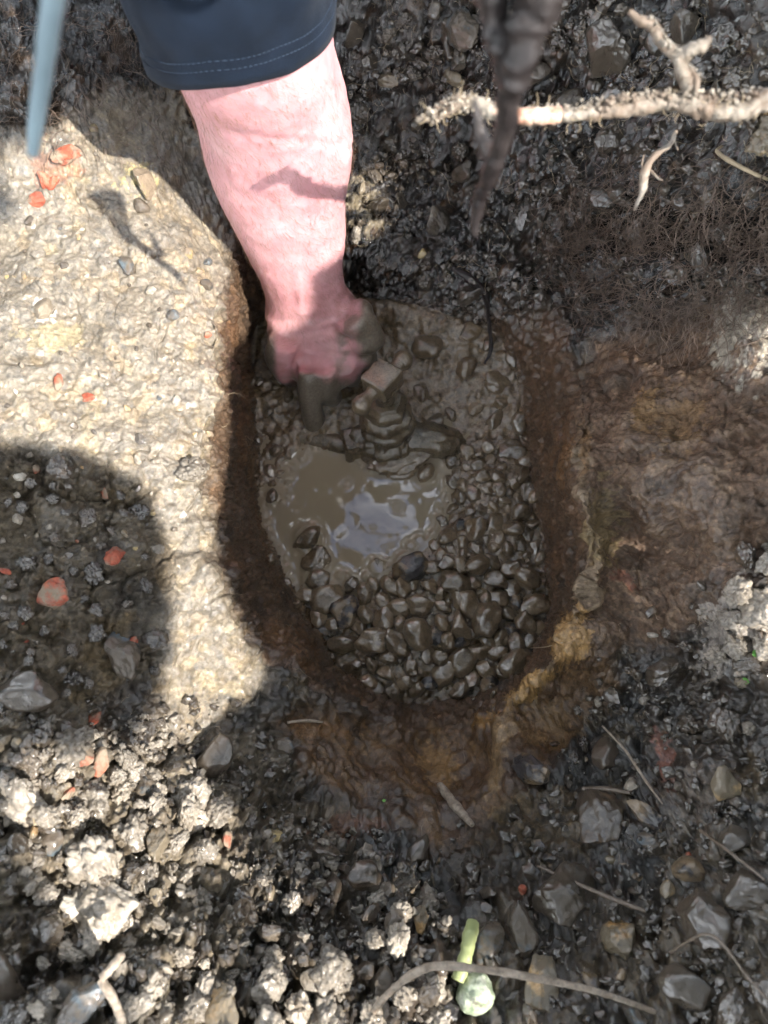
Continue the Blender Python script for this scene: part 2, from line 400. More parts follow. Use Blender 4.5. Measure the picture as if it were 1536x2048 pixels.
def grid_normals(v):
    g = v.reshape(NY, NX, 3)
    du = np.gradient(g, axis=1); dv = np.gradient(g, axis=0)
    n = np.cross(du, dv).reshape(-1, 3); n /= np.linalg.norm(n, axis=1)[:, None] + 1e-12
    return n
zb = base[:, 2].reshape(NY, NX).copy(); mo = smooth(0.004, 0.02, s_out).reshape(NY, NX)
for _ in range(3):
    for ax in (0, 1):
        cs_z = np.cumsum(np.pad(zb, [(9, 8) if k == ax else (0, 0) for k in (0, 1)], mode='edge'), axis=ax)
        n_ = zb.shape[ax]; bz = (np.take(cs_z, np.arange(16, 16 + n_), axis=ax) - np.take(cs_z, np.arange(0, n_), axis=ax)) / 16
        zb = zb * (1 - mo) + bz * mo
base[:, 2] = zb.ravel()
rimm = ((s_w > 0.8) & (s_out < 0.02) & ~((bx > 0.08) & (by < 0.1))).reshape(NY, NX)[..., None]
g_ = base.reshape(NY, NX, 3)
for _ in range(10):
    q_ = g_.copy(); q_[1:-1, 1:-1] = (g_[:-2, 1:-1] + g_[2:, 1:-1] + g_[1:-1, :-2] + g_[1:-1, 2:]) / 4
    g_ = np.where(rimm, q_, g_)
base = g_.reshape(-1, 3)
nrm = grid_normals(base)
near = (np.abs(bx) < 0.75) & (np.abs(by) < 0.85)
pn = base[near]; u, v, dep = project(pn)
jit = fbm(pn, 22, 4, 91); jit2 = fbm(pn, 22, 4, 57)
uj = u + 45 * jit; vj = v + 45 * jit2
sin_ = s_in[near]; sw = s_w[near]; so = s_out[near]
isfloor = (rho < rf)[near]; iswall = (~isfloor) & (so <= 0)
# zones of different soil
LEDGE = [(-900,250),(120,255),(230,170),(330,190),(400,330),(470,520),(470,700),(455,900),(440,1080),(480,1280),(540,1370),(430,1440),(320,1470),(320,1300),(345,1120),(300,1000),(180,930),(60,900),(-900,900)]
SMEAR = [(1150,1300),(1140,950),(1130,800),(1180,690),(1420,620),(1560,760),(1540,1050),(1450,1230),(1300,1290)]
FRONTSM = [(560,1420),(720,1430),(1000,1420),(1090,1330),(1220,1280),(1220,1400),(1050,1560),(980,1650),(860,1700),(700,1640),(600,1540)]
HUMUS = [(480,-900),(2500,-900),(2500,560),(1350,610),(1200,660),(1100,620),(880,640),(720,560),(500,600),(400,330),(300,180),(120,240),(-900,240),(-900,-900)]
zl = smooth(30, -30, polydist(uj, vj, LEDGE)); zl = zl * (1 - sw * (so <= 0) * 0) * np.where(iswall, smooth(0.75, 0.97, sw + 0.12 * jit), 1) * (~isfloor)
zs = smooth(30, -30, polydist(uj, vj, SMEAR)) * (~isfloor) * np.where(iswall, smooth(0.5, 0.9, sw + 0.2 * jit), 1)
zfs = smooth(25, -25, polydist(uj, vj, FRONTSM)) * (~isfloor)
zh = smooth(40, -40, polydist(uj, vj, HUMUS)) * (~isfloor)
wallf = iswall * smooth(1.05, 0.8, sw + 0.3 * jit) * (1 - zl) * (1 - zs) * (1 - smooth(720, 560, vj) * smooth(480, 540, uj))
flf = isfloor.astype(float)
# displacement
L1, v1 = lumps(pn, 48, 3); L2, v2 = lumps(pn + 0.01 * jit[:, None], 95, 13); L3, v3 = lumps(pn, 210, 29)
f1 = fbm(pn, 30, 5, 5); f2 = fbm(pn, 140, 4, 31); f3 = fbm(pn, 420, 2, 71)
st = pn * np.array([1.0, 1.0, 0.25]); fst = fbm(st, 260, 3, 77)                     # vertical scrape marks
sm2 = np.stack([pn[:, 0] * 0.8 + pn[:, 1] * 0.6, (pn[:, 1] * 0.8 - pn[:, 0] * 0.6) * 0.12, pn[:, 2] * 0.2], 1)
fsm = fbm(sm2, 330, 3, 41)
front = smooth(1380, 1500, v) * (1 - zfs) * (1 - zs) * (~isfloor)
rough = np.clip(1 - zl - zs - zfs - flf - wallf, 0, 1)
deep = 1 + 0.7 * smooth(1400, 1700, v) * smooth(1000, 500, u) + 0.3 * zh
crack = -np.clip(1 - np.abs(fbm(pn, 36, 3, 201)) / 0.045, 0, 1)
L0, v0 = lumps(pn + 0.02 * jit[:, None], 24, 43)
bil = 1 - np.abs(fbm(pn, 60, 3, 210)) * 2.2; bil2 = np.abs(fbm(pn, 170, 3, 220)) * 2
crum = smooth(-0.25, 0.25, fbm(pn, 12, 3, 230))
disp = (rough * deep * (0.014 * (L0 - 0.5) * (0.3 + v0) + 0.007 * (L1 - 0.55) * (0.4 + v1) * crum + 0.004 * (L2 - 0.5) * (0.4 + v2) * (0.3 + 0.7 * crum) + 0.0016 * (L3 - 0.5) * crum + 0.008 * f1 - 0.004 * bil + 0.0035 * bil2 + 0.003 * f2 + 0.001 * f3)
        + zl * (0.0075 * f1 + 0.0024 * f2 + 0.0006 * f3 + 0.0020 * (L2 - 0.6) * (v2 > 0.7) + 0.0005 * (L3 - 0.5) + 0.0034 * crack * smooth(-0.1, 0.3, jit))
        + zs * (0.011 * f1 + 0.0010 * fsm + 0.0024 * f2 + 0.0008 * f3 + 0.0026 * crack + 0.004 * (L1 - 0.6) * (v1 > 0.6) + 0.0025 * (L2 - 0.6) * (v2 > 0.7))
        + zfs * (0.010 * f1 + 0.0016 * fsm + 0.0028 * f2 + 0.0008 * f3 + 0.003 * (L1 - 0.6) * (v1 > 0.65) + 0.0035 * (L2 - 0.6) * (v2 > 0.7) + 0.0024 * crack)
        + wallf * (0.007 * f1 + 0.0034 * f2 + 0.0018 * fst + 0.0014 * f3 + 0.0022 * (L3 - 0.5) + 0.0045 * (L2 - 0.6) * (v2 > 0.5) + 0.005 * (L1 - 0.6) * (v1 > 0.7) + 0.002 * crack)
        + flf * (0.007 * f1 * smooth(0.15, 0.5, sin_) + 0.004 * (L2 - 0.4) * (v2 > 0.4) * smooth(0.2, 0.5, sin_) * (0.35 + 0.65 * smooth(850, 950, v)) + 0.0008 * (L3 - 0.5) * smooth(0.2, 0.5, sin_) + 0.0045 * f2 * smooth(0.2, 0.5, sin_)))
disp += 0.010 * smooth(0.02, 0.0, so) * smooth(0.6, 1.0, sw) * (~isfloor) * (0.6 * f1 + 0.5 * fbm(pn, 75, 3, 311))   # ragged rim
def dent(px, py, rx, ry, amt):
    return amt * np.exp(-((u - px) / rx) ** 2 - ((v - py) / ry) ** 2) * (~isfloor)
disp += dent(868, 1790, 34, 34, -0.028) + dent(1215, 1040, 32, 75, -0.016) + dent(1190, 1190, 26, 40, -0.008) + dent(1345, 850, 45, 70, -0.010) + dent(1010, 1490, 22, 80, 0.006) \
      + dent(1100, 190, 60, 45, -0.02) + dent(1330, 470, 150, 30, -0.03) + dent(1400, 550, 170, 40, 0.015) + dent(1330, 380, 170, 30, 0.012) + dent(930, 1540, 55, 60, -0.008) + dent(60, 720, 40, 10, -0.012) + dent(1170, 1330, 40, 40, 0.004) + dent(1520, 670, 55, 80, 0.02) + dent(1490, 1250, 60, 80, 0.016)
nf = ~isfloor; fbl = fbm(pn, 85, 3, 640) + 0.25; BL = []; OCH = (0.36, 0.225, 0.095)
def blot(px, py, rx, ry, c, f=1.0, ang=0.0):
    global disp
    ca, sa = math.cos(ang), math.sin(ang)
    a = ((u - px) * ca + (v - py) * sa) / rx; b_ = (-(u - px) * sa + (v - py) * ca) / ry
    mk = nf * smooth(1.08, 0.9, np.sqrt(a * a + b_ * b_) + 0.75 * f1 + 0.8 * f2 + 0.4 * f3) * smooth(-0.35, -0.1, fbl + 0.3 * f3)
    disp = disp + 0.0016 * mk * f; BL.append((c, f * mk))
for a in [(1142,1280,34,56,OCH,.9,.3),(1045,1392,80,14,(.32,.2,.085),.8,-.6),(1000,1500,20,100,(.29,.2,.11),.8,.25),(1285,815,22,48,(.26,.16,.07),.7,.4),(1210,1050,36,80,(.2,.15,.08),.8),
          (1345,850,50,75,(.2,.13,.07),.8,.2),(885,1530,26,40,(.26,.16,.07),.7,-.5),(740,1490,60,18,(.16,.1,.05),.5),(1170,1370,50,40,(.16,.105,.06),.7,.4),(1130,930,14,50,(.22,.12,.05),.5,.1),
          (1170,900,10,50,(.22,.13,.06),.6),(1250,1160,26,14,(.2,.07,.045),.5,.5),(590,1290,60,30,(.14,.075,.035),.6,.5),(1390,1590,80,70,(.14,.11,.085),.8),(1330,1510,18,70,(.24,.1,.07),.8,-.2),
          (1110,1640,90,60,(.13,.095,.055),.7),(720,1650,60,18,(.16,.08,.05),.8),(80,680,60,36,(.32,.27,.15),.5),(85,625,22,30,(.62,.6,.56),.8),(285,360,40,30,(.42,.36,.17),.7),
          (110,330,40,36,(.3,.12,.07),.4),(1500,670,70,90,(.33,.3,.25),.95),(1490,1250,75,90,(.33,.3,.27),.95,.3),(1440,1320,40,30,(.33,.3,.27),.9),(730,410,40,70,(.2,.17,.12),.9),(300,250,90,60,(.2,.165,.11),.7),(1060,1375,50,14,(.4,.25,.1),.9,-.7),(1195,1180,14,50,(.2,.13,.08),.7,.2),(980,1440,40,14,(.3,.17,.06),.8,-.3),(650,1460,50,14,(.2,.11,.05),.7),(1090,1440,60,40,(.2,.125,.06),.7,.4)]:  # pale right-edge blots paint sun-patch brightness into the crust colour
    blot(*a)
SPX, SPY = np.meshgrid(np.gradient(gx), np.gradient(gy)); disp = disp * np.clip(0.005 / np.maximum(SPX, SPY).ravel()[near], 0, 1)
full = base.copy(); full[near] = pn + nrm[near] * disp[:, None]
# soil colours; right-edge sun patches painted pale
def C(*c): return np.array(c)[None, :]
col = np.tile(C(0.058, 0.045, 0.033), (len(pn), 1))
def lay(c, f):
    global col
    f = np.clip(f, 0, 1)[:, None]; col = col * (1 - f) + np.asarray(c) * f
lay((0.028, 0.023, 0.019), smooth(-0.2, 0.3, f1) * 0.7)
lay((0.045, 0.05, 0.052), (v0 > 0.75) * 0.5); lay((0.13, 0.1, 0.06), (v1 > 0.85) * 0.5)
lay((0.125, 0.1, 0.07), front * smooth(0.0, 0.4, fbm(pn, 18, 3, 401)))
lay((0.21, 0.18, 0.135), front * smooth(620, 420, uj + 0.35 * (v - 1700)) * smooth(-0.35, 0.15, fbm(pn, 25, 3, 402)) * 0.85)
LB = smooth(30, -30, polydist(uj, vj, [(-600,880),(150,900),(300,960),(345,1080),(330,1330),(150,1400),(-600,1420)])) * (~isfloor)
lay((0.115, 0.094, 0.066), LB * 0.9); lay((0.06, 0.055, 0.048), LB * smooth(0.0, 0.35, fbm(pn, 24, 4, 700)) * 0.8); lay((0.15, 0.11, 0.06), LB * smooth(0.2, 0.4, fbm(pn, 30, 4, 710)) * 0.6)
lay((0.017, 0.014, 0.0125), zh * 0.92); lay((0.06, 0.048, 0.037), zh * smooth(0.45, 0.9, v0) * 0.6); lay((0.075, 0.045, 0.025), zh * (v2 > 0.86) * 0.7)
lay((0.1, 0.066, 0.043), wallf); lay((0.145, 0.083, 0.045), wallf * smooth(0.05, 0.35, fbm(pn, 26, 4, 120)) * 0.8)
lay((0.034, 0.025, 0.02), wallf * smooth(0.1, 0.4, fbm(pn, 40, 4, 133)) * 0.7)
lay(MUD, flf); lay(MUD, wallf * smooth(0.28, 0.0, sw) * 0.8)
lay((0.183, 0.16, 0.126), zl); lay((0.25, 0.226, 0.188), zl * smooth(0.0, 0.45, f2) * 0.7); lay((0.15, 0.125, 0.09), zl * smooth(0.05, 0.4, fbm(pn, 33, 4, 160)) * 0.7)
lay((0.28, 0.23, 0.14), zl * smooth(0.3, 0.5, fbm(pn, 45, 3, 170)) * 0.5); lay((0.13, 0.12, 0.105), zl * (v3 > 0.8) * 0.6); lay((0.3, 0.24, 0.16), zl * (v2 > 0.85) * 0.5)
lay((0.125, 0.082, 0.056), zs); lay((0.18, 0.125, 0.085), zs * smooth(0.0, 0.35, 0.4 * fsm + 0.8 * f2 + 0.3 * f1)); lay((0.055, 0.044, 0.036), zs * smooth(0.15, 0.4, fbm(pn, 38, 4, 180)) * 0.55)
lay((0.1, 0.062, 0.037), zfs); lay((0.15, 0.09, 0.042), zfs * smooth(0.02, 0.35, fsm + 0.6 * fbm(pn, 30, 3, 190)) * 0.8); lay((0.045, 0.034, 0.027), zfs * smooth(0.1, 0.4, fbm(pn, 30, 4, 199)) * 0.7)
nf = ~isfloor
lay((0.14, 0.085, 0.052), wallf * smooth(940, 1060, u) * smooth(-0.3, 0.2, fbm(pn, 50, 4, 512)) * 0.7)
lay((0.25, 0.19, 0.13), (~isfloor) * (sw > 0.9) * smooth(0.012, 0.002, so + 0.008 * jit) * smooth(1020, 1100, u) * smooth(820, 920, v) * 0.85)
for (c_, m_) in BL: lay(c_, m_)
wet = np.clip(0.45 + 0.35 * f1 + flf * 0.6 + zl * 0.12 - zs * 0.22 - zfs * 0.12 + zh * 0.22 - wallf * 0.05 - LB * 0.25 + smooth(0.3, 0.0, sw) * 0.4 * iswall, 0, 1)
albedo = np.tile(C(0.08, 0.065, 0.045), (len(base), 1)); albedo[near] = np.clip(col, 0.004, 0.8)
WET = np.full(len(base), 0.3); WET[near] = wet
ii = np.arange(NX * NY).reshape(NY, NX)
quads = np.stack([ii[:-1, :-1], ii[:-1, 1:], ii[1:, 1:], ii[1:, :-1]], -1).reshape(-1, 4)
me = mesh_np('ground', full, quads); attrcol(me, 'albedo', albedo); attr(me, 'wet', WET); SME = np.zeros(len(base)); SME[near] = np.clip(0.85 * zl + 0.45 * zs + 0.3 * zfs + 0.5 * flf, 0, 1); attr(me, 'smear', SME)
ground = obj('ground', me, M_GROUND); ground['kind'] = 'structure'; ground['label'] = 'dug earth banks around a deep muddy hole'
GN = grid_normals(full)
# depth buffer of the ground for placing things on it
gu, gv, gd = project(full)
CELL = 4; BW, BH = 1536 // CELL + 100, 2048 // CELL + 100
ok = near & (gd > 0.05) & (gu > -200) & (gu < 1736) & (gv > -200) & (gv < 2248)
idx = np.nonzero(ok)[0]
cx = ((gu[idx] + 200) / CELL).astype(int).clip(0, BW - 1); cy = ((gv[idx] + 200) / CELL).astype(int).clip(0, BH - 1)
o_ = np.argsort(-gd[idx]); buf = np.full((BH, BW), -1); buf[cy[o_], cx[o_]] = idx[o_]
def surf(px, py):
    a, b_ = int((px + 200) / CELL), int((py + 200) / CELL)
    best = -1
    for r in range(0, 4):
        for dy in range(-r, r + 1):
            for dx in range(-r, r + 1):
                yy, xx = min(max(b_ + dy, 0), BH - 1), min(max(a + dx, 0), BW - 1)
                if buf[yy, xx] >= 0 and (best < 0 or gd[buf[yy, xx]] < gd[best]): best = buf[yy, xx]
        if best >= 0: return full[best], GN[best]
    return PZ(px, py, 0.2), np.array([0, 0, 1.0])

# ------------------------------------------------------------------ stones
def rock_mesh(name, seed, sub=4, angular=0.5, rough=0.06, flat=(0.6, 0.95)):
    r = np.random.default_rng(seed); v, f = ico(sub)
    for k in range(int(5 + 9 * angular)):
        n = r.normal(size=3); n /= np.linalg.norm(n); c = r.uniform(0.55, 0.9)
        d = v @ n; ex = np.clip(d - c, 0, None); v = v - n * (ex * (0.85 if angular > 0.3 else 0.5))[:, None]
    off = r.uniform(-50, 50, 3)
    v = v * (1 + 0.16 * noise(v + off, 1.3, seed)[:, None] + rough * fbm(v + off, 3.5, 4, seed + 5)[:, None])
    v = v * np.array([1.0, r.uniform(*flat), r.uniform(flat[0] * 0.85, flat[1] * 0.85)])
    v /= np.abs(v).max()
    return mesh_np(name, v, f)
ROUND = [rock_mesh('pebble', 100 + k, 4, 0.45, 0.09) for k in range(10)]
ANG = [rock_mesh('stone', 200 + k, 5, 1.0, 0.13, (0.5, 0.9)) for k in range(10)]
CLODS = [rock_mesh('clod', 300 + k, 5, 0.3, 0.42, (0.65, 0.95)) for k in range(8)]
MUDDY = [rock_mesh('pebble', 400 + k, 4, 0.25 + 0.25 * (k % 3), 0.07 + 0.04 * (k % 2), (0.55, 0.9)) for k in range(16)]
BALL = rock_mesh('stone', 500, 5, 0.1, 0.1, (.92, 1.0))
VAR = {}
def mvar(me, mat):
    k = (me.name, mat.name)
    if k not in VAR:
        c = me.copy(); c.materials.clear(); c.materials.append(mat); VAR[k] = c
    return VAR[k]
def put(name, me, mat, pos, nrm_, size, sink=0.3, rot=None, lay_flat=0.6):
    o = bpy.data.objects.new(name, mvar(me, mat)); COL.objects.link(o)
    q = Vector(nrm_).to_track_quat('Z', 'Y').to_matrix()
    t = Matrix.Rotation(random.uniform(-1, 1) * (1 - lay_flat) * 2, 3, Vector((random.gauss(0, 1), random.gauss(0, 1), random.gauss(0, 1))).normalized())
    z = Matrix.Rotation(random.uniform(0, 6.283) if rot is None else rot, 3, 'Z')
    o.rotation_euler = (q @ z @ t).to_euler()
    o.scale = (size, size, size)
    o.location = Vector(pos) + Vector(nrm_) * size * (0.6 - sink)
    return o

def points_in(poly, n):
    xs = [p[0] for p in poly]; ys = [p[1] for p in poly]
    r = np.random.default_rng(random.randrange(10 ** 6)); a = r.uniform(min(xs), max(xs), n); b_ = r.uniform(min(ys), max(ys), n)
    k = polydist(a, b_, poly) < 0; return list(zip(a[k], b_[k]))
# gravel in the hole: up to 300 pebbles of their own
zw = 0.006                                                        # level of the muddy water
solid = []                                                         # (x, y, z, r) for the waterline
def gravel(poly, n, smin, smax, label, group, mats, taken, gap=0.72, sink=0.2, tries=3500):
    made = 0
    for px, py in points_in(poly, tries):
        if made >= n: break
        s = smin + (smax - smin) * random.random() ** 1.35
        p, nn = surf(px, py)
        if any((p[0] - t[0]) ** 2 + (p[1] - t[1]) ** 2 < (gap * (s + t[3])) ** 2 for t in taken): continue
        nn = np.array([nn[0] * 0.4, nn[1] * 0.4, 1.0]); nn /= np.linalg.norm(nn)
        m = random.choices([M_MUDPEB, M_DARKPEB], mats)[0]
        o = put('pebble', random.choice(MUDDY), m, p, nn, s, sink, lay_flat=0.75)
        tag(o, label, 'pebble', group); taken.append((p[0], p[1], p[2], s)); solid.append((p[0], p[1], o.location.z, s * 0.8)); made += 1
    return made
taken = []
for (px, py, s, lab) in [(622,1082,.019,'large rounded muddy pebble standing in the puddle, uppermost of three at its left edge'),
                         (634,1122,.0165,'flat muddy pebble in the puddle, middle of three stacked at its left edge'),
                         (628,1160,.0165,'rounded muddy pebble at the puddle edge, lowest of three at its left side'),
                         (655,1192,.020,'long flat muddy stone lying at the lower left edge of the puddle'),
                         (818,1135,.020,'dark bare pointed stone at the lower edge of the puddle'),
                         (972,1240,.020,'large angular muddy stone with a flat top in the right of the gravel'),
                         (905,1165,.017,'big rounded glossy muddy cobble right below the puddle'),
                         (690,1220,.019,'dark crumbly stone left in the gravel below the puddle'),
                         (850,955,.012,'small upright muddy pebble at the upper right shore of the puddle'),
                         (905,930,.010,'small muddy pebble beside the bright streak of water')]:
    p, nn = surf(px, py); p = p.copy(); p[2] = max(p[2], zw - s * 0.25)
    me_ = MUDDY[5] if 'angular' in lab or 'pointed' in lab else random.choice(MUDDY)
    o = put('pebble', me_, M_DARKPEB if 'dark' in lab else M_MUDPEB, p, (0, 0, 1), s, 0.3, lay_flat=0.95)
    tag(o, lab, 'pebble', 'pebbles in the hole'); taken.append((p[0], p[1], p[2], s)); solid.append((p[0], p[1], o.location.z, s * 0.8))
n_a = gravel([(600,1190),(740,1160),(860,1120),(1000,1130),(1075,1150),(1080,1260),(1040,1340),(950,1385),(760,1385),(690,1340),(640,1260)], 125, .0095, .0195,
       'glossy mud-coated pebble in the coarse gravel at the front of the hole floor', 'pebbles in the hole', (10, 1), taken, 0.56, 0.25)
n_b = gravel([(860,1110),(890,960),(960,880),(1050,900),(1070,1000),(1085,1130),(1000,1130)], 55, .008, .0165,
       'small mud-drowned pebble in the wet gravel right of the puddle', 'pebbles in the hole', (14, 1), taken, 0.6, 0.62)
n_c = gravel([(800,700),(900,640),(1010,680),(1050,790),(1050,890),(950,880),(870,860),(830,800)], 13, .009, .018,
       'mud-coated pebble on the slope behind the stop tap', 'pebbles in the hole', (12, 1), taken, 0.75, 0.62)
n_d = gravel([(500,760),(560,720),(590,800),(570,900),(560,1000),(540,1120),(600,1180),(570,1170),(520,1060),(505,900)], 14, .006, .011,
       'small half-sunk pebble along the left edge of the puddle', 'pebbles in the hole', (12, 1), taken, 1.2, 0.5)

n_e = gravel([(640,1190),(700,1165),(770,1150),(830,1110),(865,1030),(880,950),(860,930),(840,1010),(800,1090),(740,1130),(680,1150)], 26, .005, .010,
       'small pebble half under water along the lower and right shore of the puddle', 'pebbles in the hole', (12, 1), taken, 0.8, 0.45)
# embedded stones, brick bits and clods in the banks
def scatter(poly, n, smin, smax, name, meshes, mats, label, cat, group, sink=0.35, gap=0.9, tk=None, power=2.0):
    tk = [] if tk is None else tk
    made = 0
    for px, py in points_in(poly, n * 30):
        if made >= n: break
        s = smin + (smax - smin) * random.random() ** power
        p, nn = surf(px, py)
        if any(((p - np.array(t[:3])) ** 2).sum() < (gap * (s + t[3])) ** 2 for t in tk): continue
        nn = nn + np.random.default_rng(made).normal(size=3) * 0.15; nn /= np.linalg.norm(nn)
        o = put(name, random.choice(meshes), random.choices([m for m, w in mats], [w for m, w in mats])[0], p, nn, s, sink, lay_flat=0.4)
        tag(o, label, cat, group); tk.append((p[0], p[1], p[2], s)); made += 1
tkb = []
for poly_, n_p, where in [([(700,20),(960,30),(960,600),(760,540),(720,300)], 50, 'between the arm and hanging root'), ([(960,20),(1536,20),(1536,210),(960,210)], 38, 'above the pale root'),
                          ([(960,240),(1536,240),(1536,560),(1200,560),(960,620)], 62, 'below the pale root')]:
  scatter(poly_, n_p, .004, .019, 'embedded_stone', CLODS * 2 + ANG + ROUND[:5],
        [(M_GREY, 2.5), (M_BROWN, 2.5), (M_CLOD, 8), (M_TAN, .3), (M_BLUE, .8)], 'dark damp stone stuck in the black back wall ' + where, 'stone', 'stones in the back wall', 0.25, 0.8, tkb)
tkf = []
SPEC = [  # px, py, size, mesh kind, material, label, category, sink
 (1215,1520,.016,'r',M_BROWN,'rounded grey-brown cobble beside the thin straw on the right bank','stone',.2),
 (1335,1350,.016,'a',M_GREY,'squarish grey stone in the right bank below the white sunlit crust','stone',.25),
 (1440,1560,.014,'r',M_TAN,'orange-tan pebble stuck in the smooth clay at far right','pebble',.25),
 (1060,1540,.018,'a',M_DARKPEB,'dark angular stone in front of the ochre clay ridge','stone',.3),
 (1195,1640,.030,'a',M_BROWN,'large brown angular stone with a wet face, middle of the right foreground','stone',.35),
 (1300,1625,.021,'a',M_DARKPEB,'dark stone between the brown stone and the smooth clay','stone',.3),
 (1300,1680,.015,'r',M_BLUE,'small greenish-grey stone right of the large brown stone','stone',.3),
 (1130,1800,.034,'a',M_GREY,'large wet grey stone with sheen under the long twig','stone',.35),
 (1040,1860,.024,'a',M_BLUE,'blue-grey wet stone left of the large grey stone','stone',.3),
 (1245,1885,.026,'a',M_TAN,'big stone with an orange rusty face in the right foreground','stone',.25),
 (1400,1840,.026,'a',M_BROWN,'rust-flecked brown stone at the right of the foreground','stone',.3),
 (1490,1780,.024,'a',M_GREY,'grey stone close to the right edge of the foreground','stone',.3),
 (1370,1985,.022,'r',M_GREY,'round speckled grey pebble at the bottom right','pebble',.15),
 (1080,1980,.024,'a',M_TAN,'orange and brown stone under the pale stem at the bottom','stone',.3),
 (975,1885,.020,'r',M_BLUE,'smooth grey stone beside the green shoot','stone',.3),
 (957,2010,.019,'r',M_GREENST,'round pale green and white lichen-like stone at the bottom edge','stone',.05),
 (845,1850,.013,'a',M_TAN,'sunlit orange-and-white stone left of the green shoot','stone',.0),
 (1215,1720,.007,'r',M_TAN,'tiny orange pebble on the brown stone','pebble',.1),
 (1380,1712,.004,'r',M_RED,'tiny red brick crumb near the right edge','brick bit',.1),
 (1045,1778,.005,'r',M_RED,'small pink-red crumb above the blue-grey stone','brick bit',.1),
 (445,1680,.008,'a',M_RED,'glossy dark red brick bit at the edge of the sunlit rubble','brick fragment',.1),
 (165,1508,.014,'a',M_RED,'bright red brick fragment in the sunlit rubble, bottom left','brick fragment',.2),
 (205,1524,.011,'a',M_RED,'red brick fragment right next to the bright red one','brick fragment',.3),
 (130,1585,.006,'a',M_RED,'small pink brick crumb below the red brick fragment','brick bit',.1),
 (190,1432,.007,'a',M_RED,'small dull red brick bit above the sunlit rubble','brick bit',.2),
 (105,1190,.017,'a',M_RED,'dark red brick fragment in the shaded left bank','brick fragment',.42),
 (230,1110,.009,'a',M_RED,'small red brick bit in the middle of the shaded left bank','brick bit',.35),
 (265,1290,.008,'a',M_RED,'red brick speck in the lower shaded left bank','brick bit',.35),
 (210,987,.006,'a',M_RED,'tiny orange-red brick speck at the top of the shaded left bank','brick bit',.35),
 (240,1310,.020,'a',M_BLUE,'large dark blue stone at the bottom of the shaded left bank','stone',.5),
 (90,365,.010,'a',M_RED,'red brick fragment in the sunlit bank below the blue-grey root, lower one','brick fragment',.42),
 (135,310,.014,'a',M_RED,'large orange-red brick fragment high in the sunlit left bank','brick fragment',.42),
 (110,365,.008,'a',M_RED,'small red brick fragment in the middle of the sunlit brick cluster','brick fragment',.38),
 (75,398,.007,'a',M_RED,'lowest red brick bit of the sunlit brick cluster','brick bit',.38),
 (290,365,.015,'a',M_YEL,'pale yellow stone lump in the sunlit left bank','stone',.52),
 (190,410,.006,'a',M_TAN,'small orange pebble in the sunlit left bank under the brick cluster','pebble',.3),
 (280,412,.008,'r',M_BLUE,'round grey pebble in the sunlit left bank','pebble',.35),
 (252,535,.008,'r',M_BLUE,'blue-grey flint in the middle of the sunlit left bank','pebble',.35),
 (412,568,.006,'r',M_BLUE,'blue flint near the right edge of the sunlit left bank','pebble',.35),
 (345,635,.006,'r',M_BLUE,'small blue flint low in the sunlit left bank','pebble',.35),
 (118,765,.007,'a',M_RED,'red brick crumb in the sunlit bank above the round shadow','brick bit',.3),
 (85,620,.012,'a',M_PALE,'white mortar lump shining in the sunlit left bank','stone',.4),
 (385,945,.014,'r',M_CLODL,'rounded pale clay lump at the sunlit rim of the hole','clod',.3),
 (545,1665,.013,'a',M_YEL,'yellow-green brick lump in the shade below the hole','brick fragment',.2),
 (565,1495,.010,'a',M_BLUE,'shiny blue stone chip in front of the hole','stone',.2),
 (430,1510,.018,'r',M_GREY,'greenish grey rounded stone left of the blue chip','stone',.3),
 (300,1690,.020,'a',M_TAN,'sunlit flat tan stone in the rubble, bottom left','stone',.15),
 (115,1680,.014,'r',M_BLUE,'sunlit blue-grey pebble at the bottom left','pebble',.15),
 (340,1838,.006,'r',M_TAN,'tiny bright orange pebble in the bottom left','pebble',.05),
 (140,1830,.014,'a',M_PALE,'white sunlit stone in the bottom left','stone',.1),
 (535,1785,.009,'r',M_TAN,'small sunlit orange pebble alone in the shade','pebble',.0),
 (580,1800,.011,'a',M_CLODL,'sunlit grey crumb beside the lone orange pebble','clod',.0),
 (20,1960,.028,'r',M_BROWN,'large reddish stone at the bottom left corner','stone',.2),
 (165,1990,.024,'a',M_BLUE,'dark blue-grey stone beside the dead twig at the bottom left','stone',.2),
 (460,2020,.020,'a',M_TAN,'pale tan stone at the bottom edge','stone',.0),
 (55,1400,.020,'r',M_GREY,'grey stone with a pale spot low in the left bank','stone',.3),
 (718,470,.010,'a',M_CLODL,'sunlit crumb just right of the arm','clod',.1),
 (720,378,.007,'a',M_TAN,'orange sunlit stone just right of the arm','stone',.1),
 (770,165,.014,'a',M_TAN,'yellowish stone right of the sleeve','stone',.25),
 (1240,385,.012,'r',M_BROWN,'reddish-brown stone below the hanging rootlet','stone',.15),
 (1385,515,.016,'a',M_GREY,'square grey stone under the fine roots','stone',.2),
 (910,150,.010,'r',M_TAN,'smooth tan pebble above the left end of the pale root','pebble',.1),
 (848,515,.006,'r',M_YEL,'tiny yellow pebble in the dark back wall','pebble',.1),
 (1135,230,.020,'a',M_GREY,'large grey lump just below the pale root','stone',.25),
 (1220,90,.022,'a',M_GREY,'large angular grey lump left of the forked root','stone',.25)]
for px, py, s, k, m, lab, cat, sink in SPEC:
    p, nn = surf(px, py); s *= 0.8 if py > 1600 else 1.0; sink = sink + 0.08 if py > 1600 and sink > .1 else sink
    nm = 'brick_fragment' if 'brick' in cat else 'soil_clod' if cat == 'clod' else 'stone'
    o = put(nm, BALL if m is M_GREENST else random.choice(ANG if k == 'a' else ROUND) if cat != 'clod' else random.choice(CLODS), m, p, nn, s, sink, lay_flat=0.9)
    tag(o, lab, cat); tkf.append((p[0], p[1], p[2], s))
